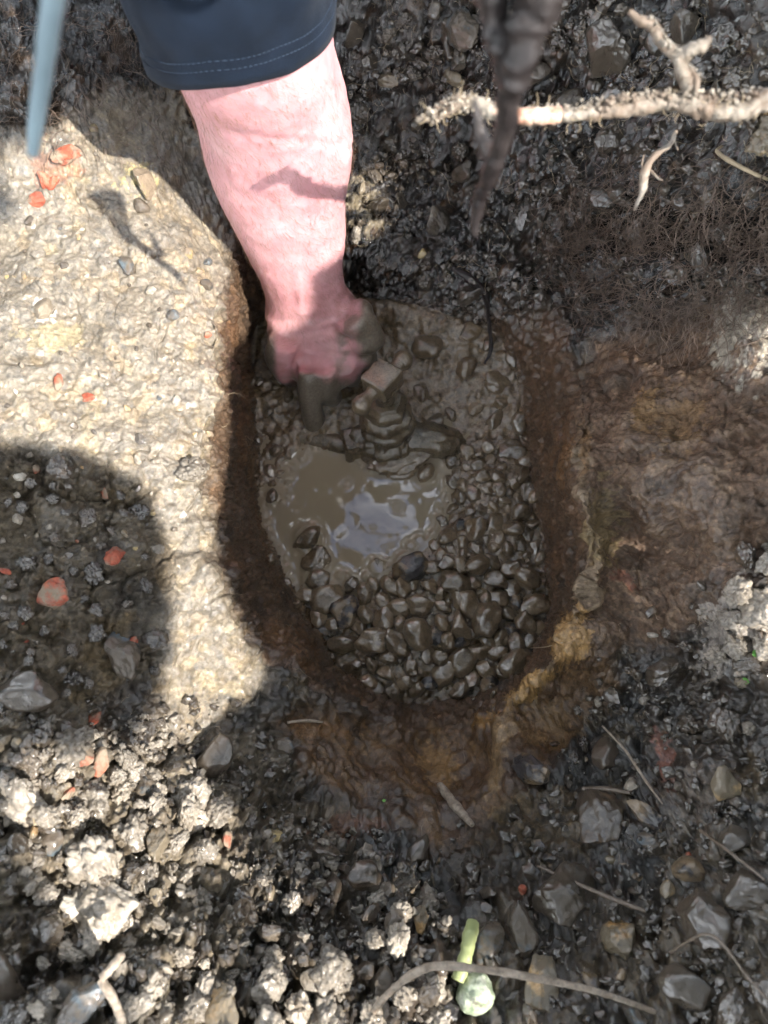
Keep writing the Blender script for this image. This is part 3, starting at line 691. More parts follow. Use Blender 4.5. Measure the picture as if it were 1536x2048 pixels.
scatter([(640,1700),(1000,1680),(1536,1620),(1536,2048),(900,2048),(700,2048)], 75, .004, .017, 'foreground_stone', ANG + ROUND,
        [(M_GREY, 4), (M_BROWN, 4), (M_BLUE, 1.5), (M_TAN, .8), (M_DARKPEB, 2)], 'small wet stone among the larger stones of the right foreground', 'stone', 'stones in the right foreground', .3, .8, tkf)
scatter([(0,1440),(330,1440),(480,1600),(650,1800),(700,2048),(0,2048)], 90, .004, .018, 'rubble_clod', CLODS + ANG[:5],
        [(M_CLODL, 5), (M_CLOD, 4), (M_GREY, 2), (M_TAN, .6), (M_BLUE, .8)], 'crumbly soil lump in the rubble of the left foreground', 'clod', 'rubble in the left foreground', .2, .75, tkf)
scatter([(1250,1230),(1536,1080),(1536,1620),(1250,1620),(1100,1480)], 60, .003, .012, 'bank_stone', ANG + ROUND + CLODS,
        [(M_GREY, 4), (M_BROWN, 4), (M_CLODL, 2), (M_TAN, 1)], 'small stone in the rough soil of the right bank', 'stone', 'stones in the right bank', .3, .85, tkf)
scatter([(0,320),(250,220),(340,300),(420,520),(430,850),(380,1050),(0,1350)], 110, .002, .0065, 'chip', ANG + ROUND,
        [(M_CLODL, 5), (M_BLUE, 1.6), (M_RED, .6), (M_TAN, 1), (M_YEL, .8), (M_GREY, 2), (M_PALE, .6)], 'small stone chip pressed into the smooth clay of the left bank', 'stone chip', 'chips in the left bank', .5, 1.3, tkf)

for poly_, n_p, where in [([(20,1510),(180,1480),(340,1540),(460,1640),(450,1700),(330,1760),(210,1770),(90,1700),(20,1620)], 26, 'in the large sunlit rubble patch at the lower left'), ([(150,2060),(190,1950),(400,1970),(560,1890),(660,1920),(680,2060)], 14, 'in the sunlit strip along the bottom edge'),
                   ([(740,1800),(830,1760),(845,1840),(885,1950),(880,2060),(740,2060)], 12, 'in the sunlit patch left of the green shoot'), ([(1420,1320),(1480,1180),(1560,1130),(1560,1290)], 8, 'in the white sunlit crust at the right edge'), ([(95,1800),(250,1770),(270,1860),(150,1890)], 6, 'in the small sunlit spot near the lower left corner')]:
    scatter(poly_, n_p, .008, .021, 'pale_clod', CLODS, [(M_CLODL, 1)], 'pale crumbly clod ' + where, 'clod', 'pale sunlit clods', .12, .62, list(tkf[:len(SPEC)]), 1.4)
scatter([(0,930),(230,940),(320,1080),(320,1340),(0,1440)], 40, .004, .018, 'soil_clod', CLODS,
        [(M_CLOD, 6), (M_BROWN, 1.5)], 'crumbly dark soil lump in the shaded lower part of the left bank', 'clod', 'clods in the shaded left bank', .38, .8, tkf)
# loose soil crumbs nobody could count
def crumbs(name, poly, n, smin, smax, mat, seed, power=3.0):
    r = np.random.default_rng(seed); big = ico(3); small = ico(2); V = []; F = []; o = 0
    xs = [p[0] for p in poly]; ys = [p[1] for p in poly]
    px = r.uniform(min(xs), max(xs), n * 2); py = r.uniform(min(ys), max(ys), n * 2)
    keep = (polydist(px, py, poly) < 0) & (noise(np.stack([px, py, px * 0], 1), 1 / 70.0, seed) + 0.6 * noise(np.stack([px, py, px * 0], 1), 1 / 25.0, seed + 1) > r.uniform(-0.5, 0.5, n * 2)); px = px[keep][:n]; py = py[keep][:n]
    for a, b_ in zip(px, py):
        p, nn = surf(a, b_); s = smin + (smax - smin) * r.random() ** power; tv, tf = big if s > .0022 else small
        q = tv * r.uniform(0.5, 1.15, 3) * (1 + 0.55 * noise(tv + r.uniform(-40, 40, 3), 1.9, 3)[:, None])
        m = np.linalg.qr(r.normal(size=(3, 3)))[0]
        V.append((q @ m) * s + p + nn * s * 0.35); F.append(tf + o); o += len(tv)
    me = mesh_np(name, np.vstack(V), np.vstack(F)); ob = obj(name, me, mat); ob['kind'] = 'stuff'
    return ob
crumbs('soil_crumbs', [(690,0),(1536,0),(1536,600),(1150,620),(900,620),(720,520)], 1500, .001, .0055, M_CLOD, 5)['label'] = 'dark loose soil crumbs on the back wall'
crumbs('soil_crumbs', [(0,1380),(500,1400),(700,1650),(1000,1650),(1200,1400),(1536,1250),(1536,2048),(0,2048)], 2300, .0009, .005, M_CLOD, 6)['label'] = 'loose soil crumbs in the foreground'
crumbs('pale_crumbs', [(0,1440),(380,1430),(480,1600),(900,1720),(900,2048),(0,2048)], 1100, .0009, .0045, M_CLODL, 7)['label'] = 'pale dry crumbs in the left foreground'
crumbs('mud_grit', [(900,900),(1050,880),(1090,1250),(1000,1400),(720,1400),(560,1180),(880,1100),(900,900),(560,880)], 450, .001, .0045, M_MUDPEB, 8)['label'] = 'muddy grit between the pebbles'

# ------------------------------------------------------------------ muddy puddle with a waterline that climbs the stones
wx = np.arange(-0.16, 0.11, 0.0011); wy = np.arange(-0.16, 0.16, 0.0011)
WXg, WYg = np.meshgrid(wx, wy); hs = np.full(WXg.shape, -1.0)
fm_all = np.nonzero(near & (full[:, 2] < 0.06) & (np.abs(full[:, 0]) < 0.2) & (np.abs(full[:, 1]) < 0.25))[0]
ix = ((full[fm_all, 0] - wx[0]) / 0.0011).round().astype(int); iy = ((full[fm_all, 1] - wy[0]) / 0.0011).round().astype(int)
for dx in (-1, 0, 1):
    for dy in (-1, 0, 1):
        k = (ix + dx >= 0) & (ix + dx < len(wx)) & (iy + dy >= 0) & (iy + dy < len(wy))
        np.maximum.at(hs, (iy[k] + dy, ix[k] + dx), full[fm_all[k], 2])
for (sx, sy, sz, sr) in solid:
    d2 = (WXg - sx) ** 2 + (WYg - sy) ** 2
    hs = np.maximum(hs, np.where(d2 < sr * sr, sz + np.sqrt(np.clip(sr * sr - d2, 0, None)) * 0.7, -1))
dist = np.where(hs > zw, 0.0, 1.0)
for _ in range(14):
    pd = np.pad(dist, 1, mode='edge')
    nb = np.minimum.reduce([pd[:-2, 1:-1], pd[2:, 1:-1], pd[1:-1, :-2], pd[1:-1, 2:]]) + 0.0011
    dg = np.minimum.reduce([pd[:-2, :-2], pd[2:, 2:], pd[2:, :-2], pd[:-2, 2:]]) + 0.00155
    dist = np.minimum(dist, np.minimum(nb, dg))
pw = np.stack([WXg.ravel(), WYg.ravel(), np.zeros(WXg.size)], 1)
wz = zw + 0.0028 * np.exp(-dist / 0.0024).ravel() + 0.00012 * fbm(pw, 45, 2, 9)
for (qx, qy) in [(692,968),(795,1015)]:                # small rings on the water
    c = PZ(qx, qy, zw); rr2 = np.hypot(WXg - c[0], WYg - c[1]).ravel()
    wz += 0.00035 * np.cos(rr2 / 0.0034 * np.pi) * np.exp(-(rr2 / 0.006) ** 2)
ii = np.arange(WXg.size).reshape(WXg.shape)
me = mesh_np('puddle', np.stack([WXg.ravel(), WYg.ravel(), wz], 1), np.stack([ii[:-1, :-1], ii[:-1, 1:], ii[1:, 1:], ii[1:, :-1]], -1).reshape(-1, 4))
m, nt, b = mat_new('muddy water')
n1 = noise_node(nt, 14, 3, 0.5); c = ramp(nt, n1.outputs[0], [(0.3, (0.235, 0.19, 0.13)), (0.7, (0.27, 0.22, 0.155))])
nt.links.new(c.outputs[0], b.inputs['Base Color']); b.inputs['Roughness'].default_value = 0.015; b.inputs['IOR'].default_value = 1.4; b.inputs['Specular IOR Level'].default_value = 0.7
puddle = obj('puddle', me, m); puddle['kind'] = 'structure'; puddle['label'] = 'puddle of brown muddy water on the hole floor'

# ------------------------------------------------------------------ the arm: one continuous mesh from shoulder to fingers
ARM = [(60,375,625,.42,.038),(130,356,640,.437,.043),(200,366,663,.465,.052),(260,388,676,.497,.051),(300,401,692,.518,.050),(350,413,704,.543,.048),(400,431,702,.568,.045),(450,456,699,.594,.042),(500,480,693,.622,.038),
       (560,508,690,.657,.033),(600,525,689,.680,.030),(640,536,697,.700,.028),(680,533,735,.714,.028),(720,543,750,.727,.030),(752,556,742,.737,.030),(776,585,722,.746,.024),(790,612,690,.75,.012)]
secs = []
for py, xl, xr, d, bb in ARM:
    xl -= np.interp(py, [100, 400, 560, 640], [34, 26, 16, 6]); xr -= np.interp(py, [100, 400, 560], [2, 4, 0])
    l, r_ = P(xl, py, d), P(xr, py, d); c = (l + r_) / 2; a = (r_ - l)[0] / 2
    secs.append((c[0], c[1] + bb * 0.85, c[2], a, bb))
t0 = secs[0]
up = [(t0[0] + .075, t0[1] + .32, .72, .06, .07), (t0[0] + .035, t0[1] + .17, .62, .05, .055), (t0[0] + .010, t0[1] + .055, .52, .042, .045), (t0[0], t0[1] + .015, .46, .040, .042)]
secs = np.array(up + secs)
ts = np.linspace(0, len(secs) - 1, 90); sc_ = catmull(secs, 90)
bm = bmesh.new()
def add_loft(bm, S, seg=40, ex=2.3):
    rings = []
    for x, y, z, a, bb in S:
        rg = []
        for k in range(seg):
            t = 2 * math.pi * k / seg; c, s = math.cos(t), math.sin(t)
            rg.append(bm.verts.new((x + a * math.copysign(abs(c) ** (2 / ex), c), y + bb * math.copysign(abs(s) ** (2 / ex), s), z)))
        rings.append(rg)
    for i in range(len(rings) - 1):
        for k in range(seg):
            bm.faces.new((rings[i][k], rings[i][(k + 1) % seg], rings[i + 1][(k + 1) % seg], rings[i + 1][k]))
    bm.faces.new(list(reversed(rings[0]))); bm.faces.new(rings[-1])
add_loft(bm, sc_)
def add_tube(bm, pts, rad, seg=16):
    vs, fs = tube(pts, rad, seg)
    bv = [bm.verts.new(v_) for v_ in vs]
    for f in fs: bm.faces.new([bv[k] for k in f])
def finger(pts, r0, r1):
    c = catmull(pts, 16); r = np.linspace(r0, r1, 16); r[-1] *= 0.55; r[-2] *= 0.85
    r = r * (1 + 0.08 * np.sin(np.linspace(0, 3 * np.pi, 16)))
    add_tube(bm, c, r)
wp = lambda px, py, z: PZ(px, py, z)
finger([wp(618,735,.075), wp(618,785,.052), wp(626,830,.026), wp(634,868,-.015)], .0125, .0105)       # index finger reaching down into the water
finger([wp(650,735,.075), wp(655,770,.05), wp(662,792,.024), wp(664,800,-.02)], .0135, .011)
finger([wp(688,725,.072), wp(696,742,.048), wp(702,752,.022), wp(700,752,-.02)], .0135, .011)
finger([wp(722,705,.072), wp(734,716,.05), wp(738,722,.022), wp(736,722,-.015)], .012, .0095)
finger([wp(570,680,.095), wp(560,715,.07), wp(570,740,.045), wp(590,752,.01)], .016, .012)            # thumb on the far side
finger([wp(700,625,.112), wp(726,655,.093), wp(735,695,.072)], .019, .017)                           # heel of the hand
me = bpy.data.meshes.new('person'); bm.to_mesh(me); bm.free()
tmp = bpy.data.objects.new('tmp_arm', me); COL.objects.link(tmp)
rm = tmp.modifiers.new('r', 'REMESH'); rm.mode = 'VOXEL'; rm.voxel_size = 0.0026
sm = tmp.modifiers.new('s', 'SMOOTH'); sm.factor = 0.5; sm.iterations = 9
dg_ = bpy.context.evaluated_depsgraph_get(); me2 = bpy.data.meshes.new_from_object(tmp.evaluated_get(dg_))
bpy.data.objects.remove(tmp)
me2.name = 'person'; n = len(me2.vertices); av = np.empty(n * 3, np.float32); me2.vertices.foreach_get('co', av); av = av.reshape(-1, 3).astype(float)
an = np.empty(n * 3, np.float32); me2.vertices.foreach_get('normal', an); an = an.reshape(-1, 3).astype(float)
au, avv, ad_ = project(av)
# tendons, wrinkles at the elbow pit and the wrist, soft muscle relief
rel = 0.0035 * fbm(av, 14, 3, 7) + 0.0007 * fbm(av, 90, 3, 8)
rel += -0.0016 * np.exp(-((avv - 640 + 0.12 * (au - 610)) / 9) ** 2) - 0.0012 * np.exp(-((avv - 275 - 0.1 * (au - 540)) / 8) ** 2) * smooth(430, 480, au)
rel += 0.0009 * np.exp(-((avv - 735) / 16) ** 2) * np.cos((au - 600) / 33 * 2 * np.pi) * smooth(560, 590, au) * smooth(740, 715, au)
rel += -0.0009 * np.exp(-((avv - 662 + 0.2 * (au - 640)) / 6) ** 2) - 0.0008 * np.exp(-((avv - 705 - 0.15 * (au - 640)) / 5) ** 2) + 0.0012 * np.exp(-((au - 600 - 0.1 * (avv - 600)) / 7) ** 2) * smooth(520, 580, avv) * smooth(690, 650, avv)
rel += 0.0035 * np.exp(-((au - 695) / 22) ** 2 - ((avv - 320) / 60) ** 2)
av = av + an * rel[:, None]; me2.vertices.foreach_set('co', av.astype(np.float32).ravel()); me2.update()
me2.polygons.foreach_set('use_smooth', np.ones(len(me2.polygons), bool))
j3 = fbm(av, 34, 4, 21); j4 = fbm(av, 120, 4, 22)
mudm = smooth(736, 774, avv + 60 * j3 + 15 * j4 + 0.1 * (au - 640))
mudm = np.maximum(mudm, smooth(706, 735, au + 28 * j3 + 10 * j4) * smooth(545, 590, avv))
mudm = np.maximum(mudm, smooth(0.2, 0.34, j3) * smooth(660, 690, au + 20 * j4) * smooth(560, 620, avv) * 0.8)
mudm = np.maximum(mudm, smooth(560, 545, au + 14 * j3) * smooth(640, 690, avv))
attr(me2, 'mud', mudm)
M_SKIN, nt, b = mat_new('pale skin with wet mud')
n1 = noise_node(nt, 25, 4, 0.6); n2 = noise_node(nt, 420, 4, 0.6); n3 = noise_node(nt, 150, 3, 0.6)
c = ramp(nt, n1.outputs[0], [(0.25, (0.46, 0.215, 0.23)), (0.5, (0.53, 0.28, 0.29)), (0.75, (0.575, 0.34, 0.345))])
sp = ramp(nt, n3.outputs[0], [(0.3, (0.93, 0.88, 0.87)), (0.65, (1.04, 1.04, 1.04))])
c = mixcol(nt, c.outputs[0], sp.outputs[0], 1.0, 'MULTIPLY')
a = N(nt, 'ShaderNodeAttribute', attribute_name='mud')
mc = ramp(nt, n2.outputs[0], [(0.3, (0.1, 0.082, 0.06)), (0.7, (0.2, 0.17, 0.135))])
c = mixcol(nt, c, mc.outputs[0], a.outputs['Fac']); nt.links.new(c, b.inputs['Base Color'])
mr = N(nt, 'ShaderNodeMapRange'); mr.inputs[3].default_value = 0.5; mr.inputs[4].default_value = 0.28
nt.links.new(a.outputs['Fac'], mr.inputs[0]); nt.links.new(mr.outputs[0], b.inputs['Roughness'])
sw_ = N(nt, 'ShaderNodeMapRange'); sw_.inputs[3].default_value = 0.22; sw_.inputs[4].default_value = 0.0
nt.links.new(a.outputs['Fac'], sw_.inputs[0]); nt.links.new(sw_.outputs[0], b.inputs['Subsurface Weight'])
b.inputs['Subsurface Radius'].default_value = (1.0, 0.32, 0.2); b.inputs['Subsurface Scale'].default_value = 0.006
bump(nt, b, [(n3.outputs[0], 0.25, 0.0015), (n2.outputs[0], 0.35, 0.0006)])
person = obj('person', me2, M_SKIN)
tag(person, 'bare pale forearm in a navy sleeve reaching down into the muddy hole', 'person')
# hair on the forearm
hl = []; rg = np.random.default_rng(3)
cand = np.nonzero((avv > 150) & (avv < 690) & (av[:, 1] < np.interp(av[:, 2], [0.05, 0.5], [0.2, 0.26])))[0]
for k in rg.choice(cand, 3600):
    p0 = av[k]; nn = an[k]
    d = np.array([rg.normal(0, .45) + 0.35, 0.1, -1.0]); d -= nn * (d @ nn); d /= np.linalg.norm(d)
    L = rg.uniform(.004, .013); side = np.cross(nn, d) * rg.normal(0, .3)
    hl.append(([p0 + d * L * t + nn * (0.0002 + L * (0.35 * t - 0.22 * t * t)) + side * L * t * t for t in (0, .33, .66, 1)], (.00007), .00002))
hv, hf = tubes(hl); obj('arm_hair', mesh_np('arm_hair', hv, hf), mat_plain('arm hair', (0.2, 0.115, 0.065), 0.4), person)
# sleeve
hem = np.array([PY(300, 100, .238), PY(668, 42, .238)]); hc = hem.mean(0); ha = (hem[1] - hem[0])[0] / 2
frontp = PY(490, 174, .176); hb = .238 - .176
SL = []
nth = 120; nv = 46
cs_ = catmull([(hc[0], .238, 0.0, ha, hb), (hc[0] + .001, .246, .06, ha * 1.05, hb * 1.02), (hc[0] + .008, .295, .13, ha * 1.1, hb * 1.08), (hc[0] + .035, .42, .23, ha * 1.2, hb * 1.2), (hc[0] + .08, .60, .33, ha * 1.35, hb * 1.4)], nv)
V = []
for (x, y, dz, a, bb) in cs_:
    for k in range(nth):
        t = 2 * math.pi * k / nth; c, s = math.cos(t), math.sin(t)
        zh_ = hem[0][2] * (1 - c) / 2 + hem[1][2] * (1 + c) / 2
        zh_ += (frontp[2] - hc[2]) * max(0, -s) - 0.012 * max(0, s)
        V.append((x + a * math.copysign(abs(c) ** .85, c), y + bb * math.copysign(abs(s) ** .85, s), zh_ + dz))
V = np.array(V); sn = np.tile(np.stack([np.cos(np.linspace(0, 2 * np.pi, nth, endpoint=False)), np.sin(np.linspace(0, 2 * np.pi, nth, endpoint=False)), np.zeros(nth)], 1), (nv, 1))
dzv = np.repeat(cs_[:, 2], nth)
fold = 0.0075 * fbm(V * np.array([1, 1, 0.55]), 20, 3, 61) * smooth(0.0, 0.04, dzv) + 0.0015 * fbm(V, 40, 2, 62)
hemridge = 0.0011 * smooth(0.0165, 0.0145, dzv)
V = V + sn * (fold + hemridge)[:, None]
F = [(i * nth + k, i * nth + (k + 1) % nth, (i + 1) * nth + (k + 1) % nth, (i + 1) * nth + k) for i in range(nv - 1) for k in range(nth)]
M_NAVY, nt, b = mat_new('navy knit')
tc = N(nt, 'ShaderNodeTexCoord'); wv = N(nt, 'ShaderNodeTexWave', wave_type='BANDS', bands_direction='DIAGONAL'); wv.inputs['Scale'].default_value = 420; wv.inputs['Distortion'].default_value = 1.5; wv.inputs['Detail'].default_value = 2
nt.links.new(tc.outputs['Object'], wv.inputs['Vector'])
n2 = noise_node(nt, 900, 3, 0.6); n1 = noise_node(nt, 60, 4, 0.6)
c = ramp(nt, n1.outputs[0], [(0.3, (0.0025, 0.0065, 0.0145)), (0.7, (0.0045, 0.0105, 0.023))])
s = ramp(nt, wv.outputs[0], [(0.2, (0.75, 0.75, 0.75)), (0.8, (1.3, 1.3, 1.3))])
nt.links.new(mixcol(nt, c.outputs[0], s.outputs[0], 1.0, 'MULTIPLY'), b.inputs['Base Color'])
b.inputs['Roughness'].default_value = 0.85; b.inputs['Sheen Weight'].default_value = 0.04; b.inputs['Sheen Roughness'].default_value = 0.4; b.inputs['Specular IOR Level'].default_value = 0.2
bump(nt, b, [(wv.outputs[0], 0.5, 0.0006), (n2.outputs[0], 0.4, 0.0005)])
sleeve = obj('sleeve', mesh_np('sleeve', V, F), M_NAVY, person)
so_ = sleeve.modifiers.new('thickness', 'SOLIDIFY'); so_.thickness = 0.0016; so_.offset = -1
sleeve['label'] = 'navy T-shirt sleeve with double-stitched hem'
st_l = []
for dz in (0.0125, 0.0185):
    i = np.interp(dz, cs_[:, 2], np.arange(nv)); i0 = int(i); f = i - i0
    ring = V[i0 * nth:(i0 + 1) * nth] * (1 - f) + V[(i0 + 1) * nth:(i0 + 2) * nth] * f + sn[:nth] * 0.0004
    ring = catmull(np.vstack([ring, ring[:1]]), nth * 8)
    for k in range(0, len(ring) - 6, 7):
        st_l.append((ring[k:k + 5], .00028, .00028))
hv, hf = tubes(st_l, 4); obj('stitching', mesh_np('stitching', hv, hf), mat_plain('thread', (0.02, 0.034, 0.06), 0.7), sleeve)

# ------------------------------------------------------------------ stop tap
M_TAP = mat_stone('mud caked brass', [(0.07, 0.053, 0.033), (0.115, 0.088, 0.055), (0.165, 0.13, 0.085)], 0.3, coat=0.8, coatr=0.05, mud=0.15, mudcol=MUD, scale=60, bumpd=0.0018, vary=0.05)
tb = PZ(776, 872, 0.002); tt = PZ(764, 752, 0.108)
tap = empty('stop_tap', tb); tag(tap, 'mud-caked brass stop tap with a T handle standing beside the hand', 'tap')
axv = Vector(tt - tb); HT = axv.length; qrot = axv.normalized().to_track_quat('Z', 'Y')
hd = PZ(820, 722, .108) - PZ(712, 800, .108); yaw = math.atan2(hd[1], hd[0])
rotm = qrot.to_matrix() @ Matrix.Rotation(0, 3, 'Z')
def crust(vs, amp, seed): 
    return vs + amp * 0.5 * np.stack([fbm(vs, 190, 2, seed + 31), fbm(vs, 190, 2, seed + 33), fbm(vs, 190, 2, seed + 35)], 1) + (np.stack([fbm(vs, 60, 4, seed), fbm(vs, 60, 4, seed + 9), fbm(vs, 60, 4, seed + 19)], 1)) * amp
def tpart(name, vs, fs, parent=tap, amp=0.0050, seed=1, bev=0.0):
    vs = np.asarray(vs, float)
    me = mesh_np(name, vs, fs, False)
    bm = bmesh.new(); bm.from_mesh(me)
    if bev: bmesh.ops.bevel(bm, geom=bm.edges[:] , offset=bev, segments=3, affect='EDGES', profile=0.6)
    bmesh.ops.triangulate(bm, faces=[f for f in bm.faces if len(f.verts) > 4])
    bmesh.ops.subdivide_edges(bm, edges=[e for e in bm.edges if e.calc_length() > 0.004], cuts=2, use_grid_fill=True)
    bm.to_mesh(me); bm.free()
    co = np.array([x.co[:] for x in me.vertices]); co = crust(co, amp, seed)
    co = np.array([(rotm @ Vector(c))[:] for c in co]) if parent is not None else co
    me.vertices.foreach_set('co', co.astype(np.float32).ravel()); me.update()
    me.polygons.foreach_set('use_smooth', np.ones(len(me.polygons), bool))
    return obj(name, me, M_TAP, parent)
vs, fs = revolve([(.030, -.03), (.031, .004), (.036, .008), (.036, .014), (.030, .017), (.028, .022)], 40); tpart('body', vs, fs, seed=2)
vs, fs = revolve([(.026, .020), (.029, .024), (.029, .031), (.0245, .034), (.0245, .038), (.026, .041), (.026, .048), (.0215, .052)], 40); tpart('bonnet', vs, fs, seed=3, amp=.0040)
vs, fs = revolve([(.022, .050), (.0235, .053), (.0235, .063), (.019, .067), (.0175, .070)], 6); tpart('gland_nut', vs, fs, seed=4, amp=.0030, bev=.0008)
vs, fs = revolve([(.010, .066), (.010, HT - .014), (.012, HT - .012), (.012, HT - .004)], 24); tpart('stem', vs, fs, seed=5, amp=.001)
def box(sx, sy, z0, z1, yaw):
    c, s = math.cos(yaw), math.sin(yaw); o = []
    for z in (z0, z1):
        for x, y in ((-sx, -sy), (sx, -sy), (sx, sy), (-sx, sy)): o.append((x * c - y * s, x * s + y * c, z))
    return o, [(3, 2, 1, 0), (4, 5, 6, 7), (0, 1, 5, 4), (1, 2, 6, 5), (2, 3, 7, 6), (3, 0, 4, 7)]
vs, fs = box(.0150, .0138, HT - .018, HT + .004, yaw); hnd = tpart('handle_block', vs, fs, seed=6, amp=.0014, bev=.0026)
hl_ = np.linalg.norm(hd) / 2; dv = np.array([math.cos(yaw), math.sin(yaw), 0])
for sgn in (-1, 1):
    vs, fs = tube([dv * sgn * t + np.array([0, 0, HT - .010]) for t in np.linspace(.012, hl_ - .004, 8)], np.array([.0085, .0078, .0068, .0062, .0062, .0068, .0075, .0075]), 18); tpart('handle_arm', vs, fs, seed=7 + sgn, amp=.0010)
    vs, f_ = ico(3); vs = vs * np.array([.0098, .0098, .0096]) * (1 + 0.0 * sgn) + dv * sgn * hl_ + np.array([0, 0, HT - .010]); tpart('knob', vs, [tuple(x) for x in f_], seed=9 + sgn, amp=.0008)
pl = PZ(690, 890, .006) - tb; pr = PZ(555, 872, -.003) - tb; pv = PZ(868, 880, .01) - tb
rotm = Matrix.Identity(3)
vs, fs = tube(catmull([np.array([0, 0, .006]), pl * .5 + np.array([0, 0, .003]), pl * .78], 8), .0200, 20); tpart('body_socket', vs, fs, seed=21)
vs, fs = tube([pl * .68, pl * .74, pl * 1.0, pl * 1.06], [.0185, .0205, .0205, .0175], 6); tpart('compression_nut', vs, fs, seed=22, amp=.0014, bev=.0008)
vs, fs = tube(catmull([pl * .95, pl * .4 + pr * .6, pr, pr * 1.25 - np.array([0, 0, .012])], 24), .0105, 20); tpart('pipe', vs, fs, seed=23, amp=.0012)
vs, fs = tube(catmull([np.array([0, 0, .004]), pv, pv * 1.5 - np.array([0, 0, .02])], 12), .018, 20); tpart('body_socket', vs, fs, seed=24, amp=.004)
p, nn = PZ(800, 925, .004), (0, 0, 1)
o = put('mud_lump', rock_mesh('mud_lump', 77, 5, 0.1, 0.3, (.8, .95)), M_MUDPEB, p, nn, .03, .45, lay_flat=.95); o.scale = (.036, .022, .016); o.rotation_euler = (0, 0, .15); tag(o, 'broad lump of wet mud heaped in front of the stop tap', 'mud lump')

# ------------------------------------------------------------------ roots
M_ROOT = mat_stone('pale root bark', [(0.12, 0.095, 0.073), (0.23, 0.2, 0.165), (0.31, 0.285, 0.25)], 0.55, coat=0.0, mud=0.45, mudcol=(0.15, 0.11, 0.08), scale=120, vary=0.05)
M_ROOTRED = mat_stone('pinkish root bark', [(0.4, 0.16, 0.1), (0.5, 0.33, 0.25), (0.52, 0.47, 0.4)], 0.5, scale=110, vary=0.05)
M_DROOT = mat_stone('dark root bark', [(0.012, 0.009, 0.0095), (0.024, 0.019, 0.019), (0.04, 0.033, 0.032)], 0.5, coat=0.2, vary=0.05)
M_FIBRE = mat_plain('fine root fibre', (0.14, 0.1, 0.075), 0.6)
M_FIBREL = mat_plain('pale rootlet fibre', (0.33, 0.26, 0.17), 0.6)
def root_mesh(pts, rads, n=80, sides=14, knob=0.25, fine=0.15, seed=0):
    c = catmull(pts, n); r = np.interp(np.linspace(0, 1, n), np.linspace(0, 1, len(rads)), rads)
    vs, fs = tube(c, r, sides)
    q = np.concatenate([np.repeat(r, sides), [r[0], r[-1]]])
    cc = np.vstack([np.repeat(c, sides, axis=0), c[:1], c[-1:]])
    d = vs - cc; L = np.linalg.norm(d, axis=1)[:, None] + 1e-9
    return vs + d / L * (q * (knob * fbm(vs, 70, 3, seed) * 1.6 + fine * fbm(vs, 330, 3, seed + 3) * 2))[:, None], fs
def lumpmesh(pts, rr, n, smin, smax, seed):
    r = np.random.default_rng(seed); tv, tf = ico(2); V = []; F = []; o = 0
    c = catmull(pts, 200)
    for k in range(n):
        s = smin + (smax - smin) * r.random() ** 2; d = r.normal(size=3); d /= np.linalg.norm(d)
        p = c[r.integers(200)] + d * rr * r.uniform(.7, 1.1)
        V.append(tv * r.uniform(.6, 1.1, 3) * s * (1 + .4 * noise(tv + r.uniform(-9, 9, 3), 2, 1)[:, None]) + p); F.append(tf + o); o += len(tv)
    return np.vstack(V), np.vstack(F)
D0 = .42
rp = [P(832,240,0.3788), P(880,232,0.3744), P(925,205,0.3700), P(990,222,0.3700), P(1060,232,0.3700), P(1150,228,0.3700), P(1230,222,0.3682), P(1310,205,0.3665), P(1390,212,0.3647), P(1470,222,0.3630), P(1536,200,0.3612), P(1640,190,0.3568), np.array([.34, .135, .41]), np.array([.46, .13, .36]), np.array([.6, .13, .25])]
vs, fs = root_mesh(rp, [.0012,.0022,.0036,.0036,.0034,.0038,.0044,.0050,.0046,.0044,.0046,.006,.008], 260, 16, .35, .24, 4)
root = obj('pale_root', mesh_np('pale_root', vs, fs), M_ROOT); tag(root, 'pale gritty root stretched across the upper right with a fork in it', 'root')
vs, fs = root_mesh([P(1225,215,0.3674), P(1208,170,0.3638), P(1190,132,0.3612), P(1180,108,0.3612), P(1150,85,0.3594), P(1135,52,0.3568), P(1105,40,0.3559), P(1085,22,0.3550)], [.0040,.0036,.003,.0025,.0021,.0021,.0018,.0009], 70, 12, .3, .25, 5)
vs[:, 0] += 0; sr = obj('side_root', mesh_np('side_root', vs + (P(1360,150,0.3612) - P(1190,150,0.3612)), fs), M_ROOT, root)
sh = P(1360,150,0.3612) - P(1190,150,0.3612)
vs, fs = root_mesh([P(1190,110,0.3612) + sh, P(1215,100,0.3568) + sh, P(1238,86,0.3541) + sh, P(1244,72,0.3524) + sh], [.0034,.0036,.003,.0016], 40, 12, .3, .25, 6); obj('side_root', mesh_np('side_root', vs, fs), M_ROOT, root)
vs, fs = root_mesh([P(1210,140,0.3612) + sh, P(1222,160,0.3594) + sh, P(1222,185,0.3612) + sh], [.0016,.0014,.0011], 20, 8, .3, .2, 7); obj('side_root', mesh_np('side_root', vs, fs), M_ROOT, root)
vs, fs = lumpmesh([P(1200,215,0.3665), P(1300,198,0.3656), P(1390,205,0.3638), P(1536,195,0.3612)], .0040, 420, .0003, .0017, 3); obj('soil_crust', mesh_np('soil_crust', vs, fs), M_ROOT, root)
vs, fs = lumpmesh([P(860,235,0.3762), P(925,205,0.3700), P(1060,232,0.3700), P(1200,224,0.3682)], .0034, 200, .0004, .0013, 4); obj('soil_crust', mesh_np('soil_crust', vs, fs), M_ROOT, root)
vs, fs = root_mesh([P(985,221,.3696), P(1060,233,.3696), P(1120,230,.3696)], [.0039,.0041,.0041], 60, 14, .2, .12, 8); obj('bare_bark', mesh_np('bare_bark', vs, fs), M_ROOTRED, root)
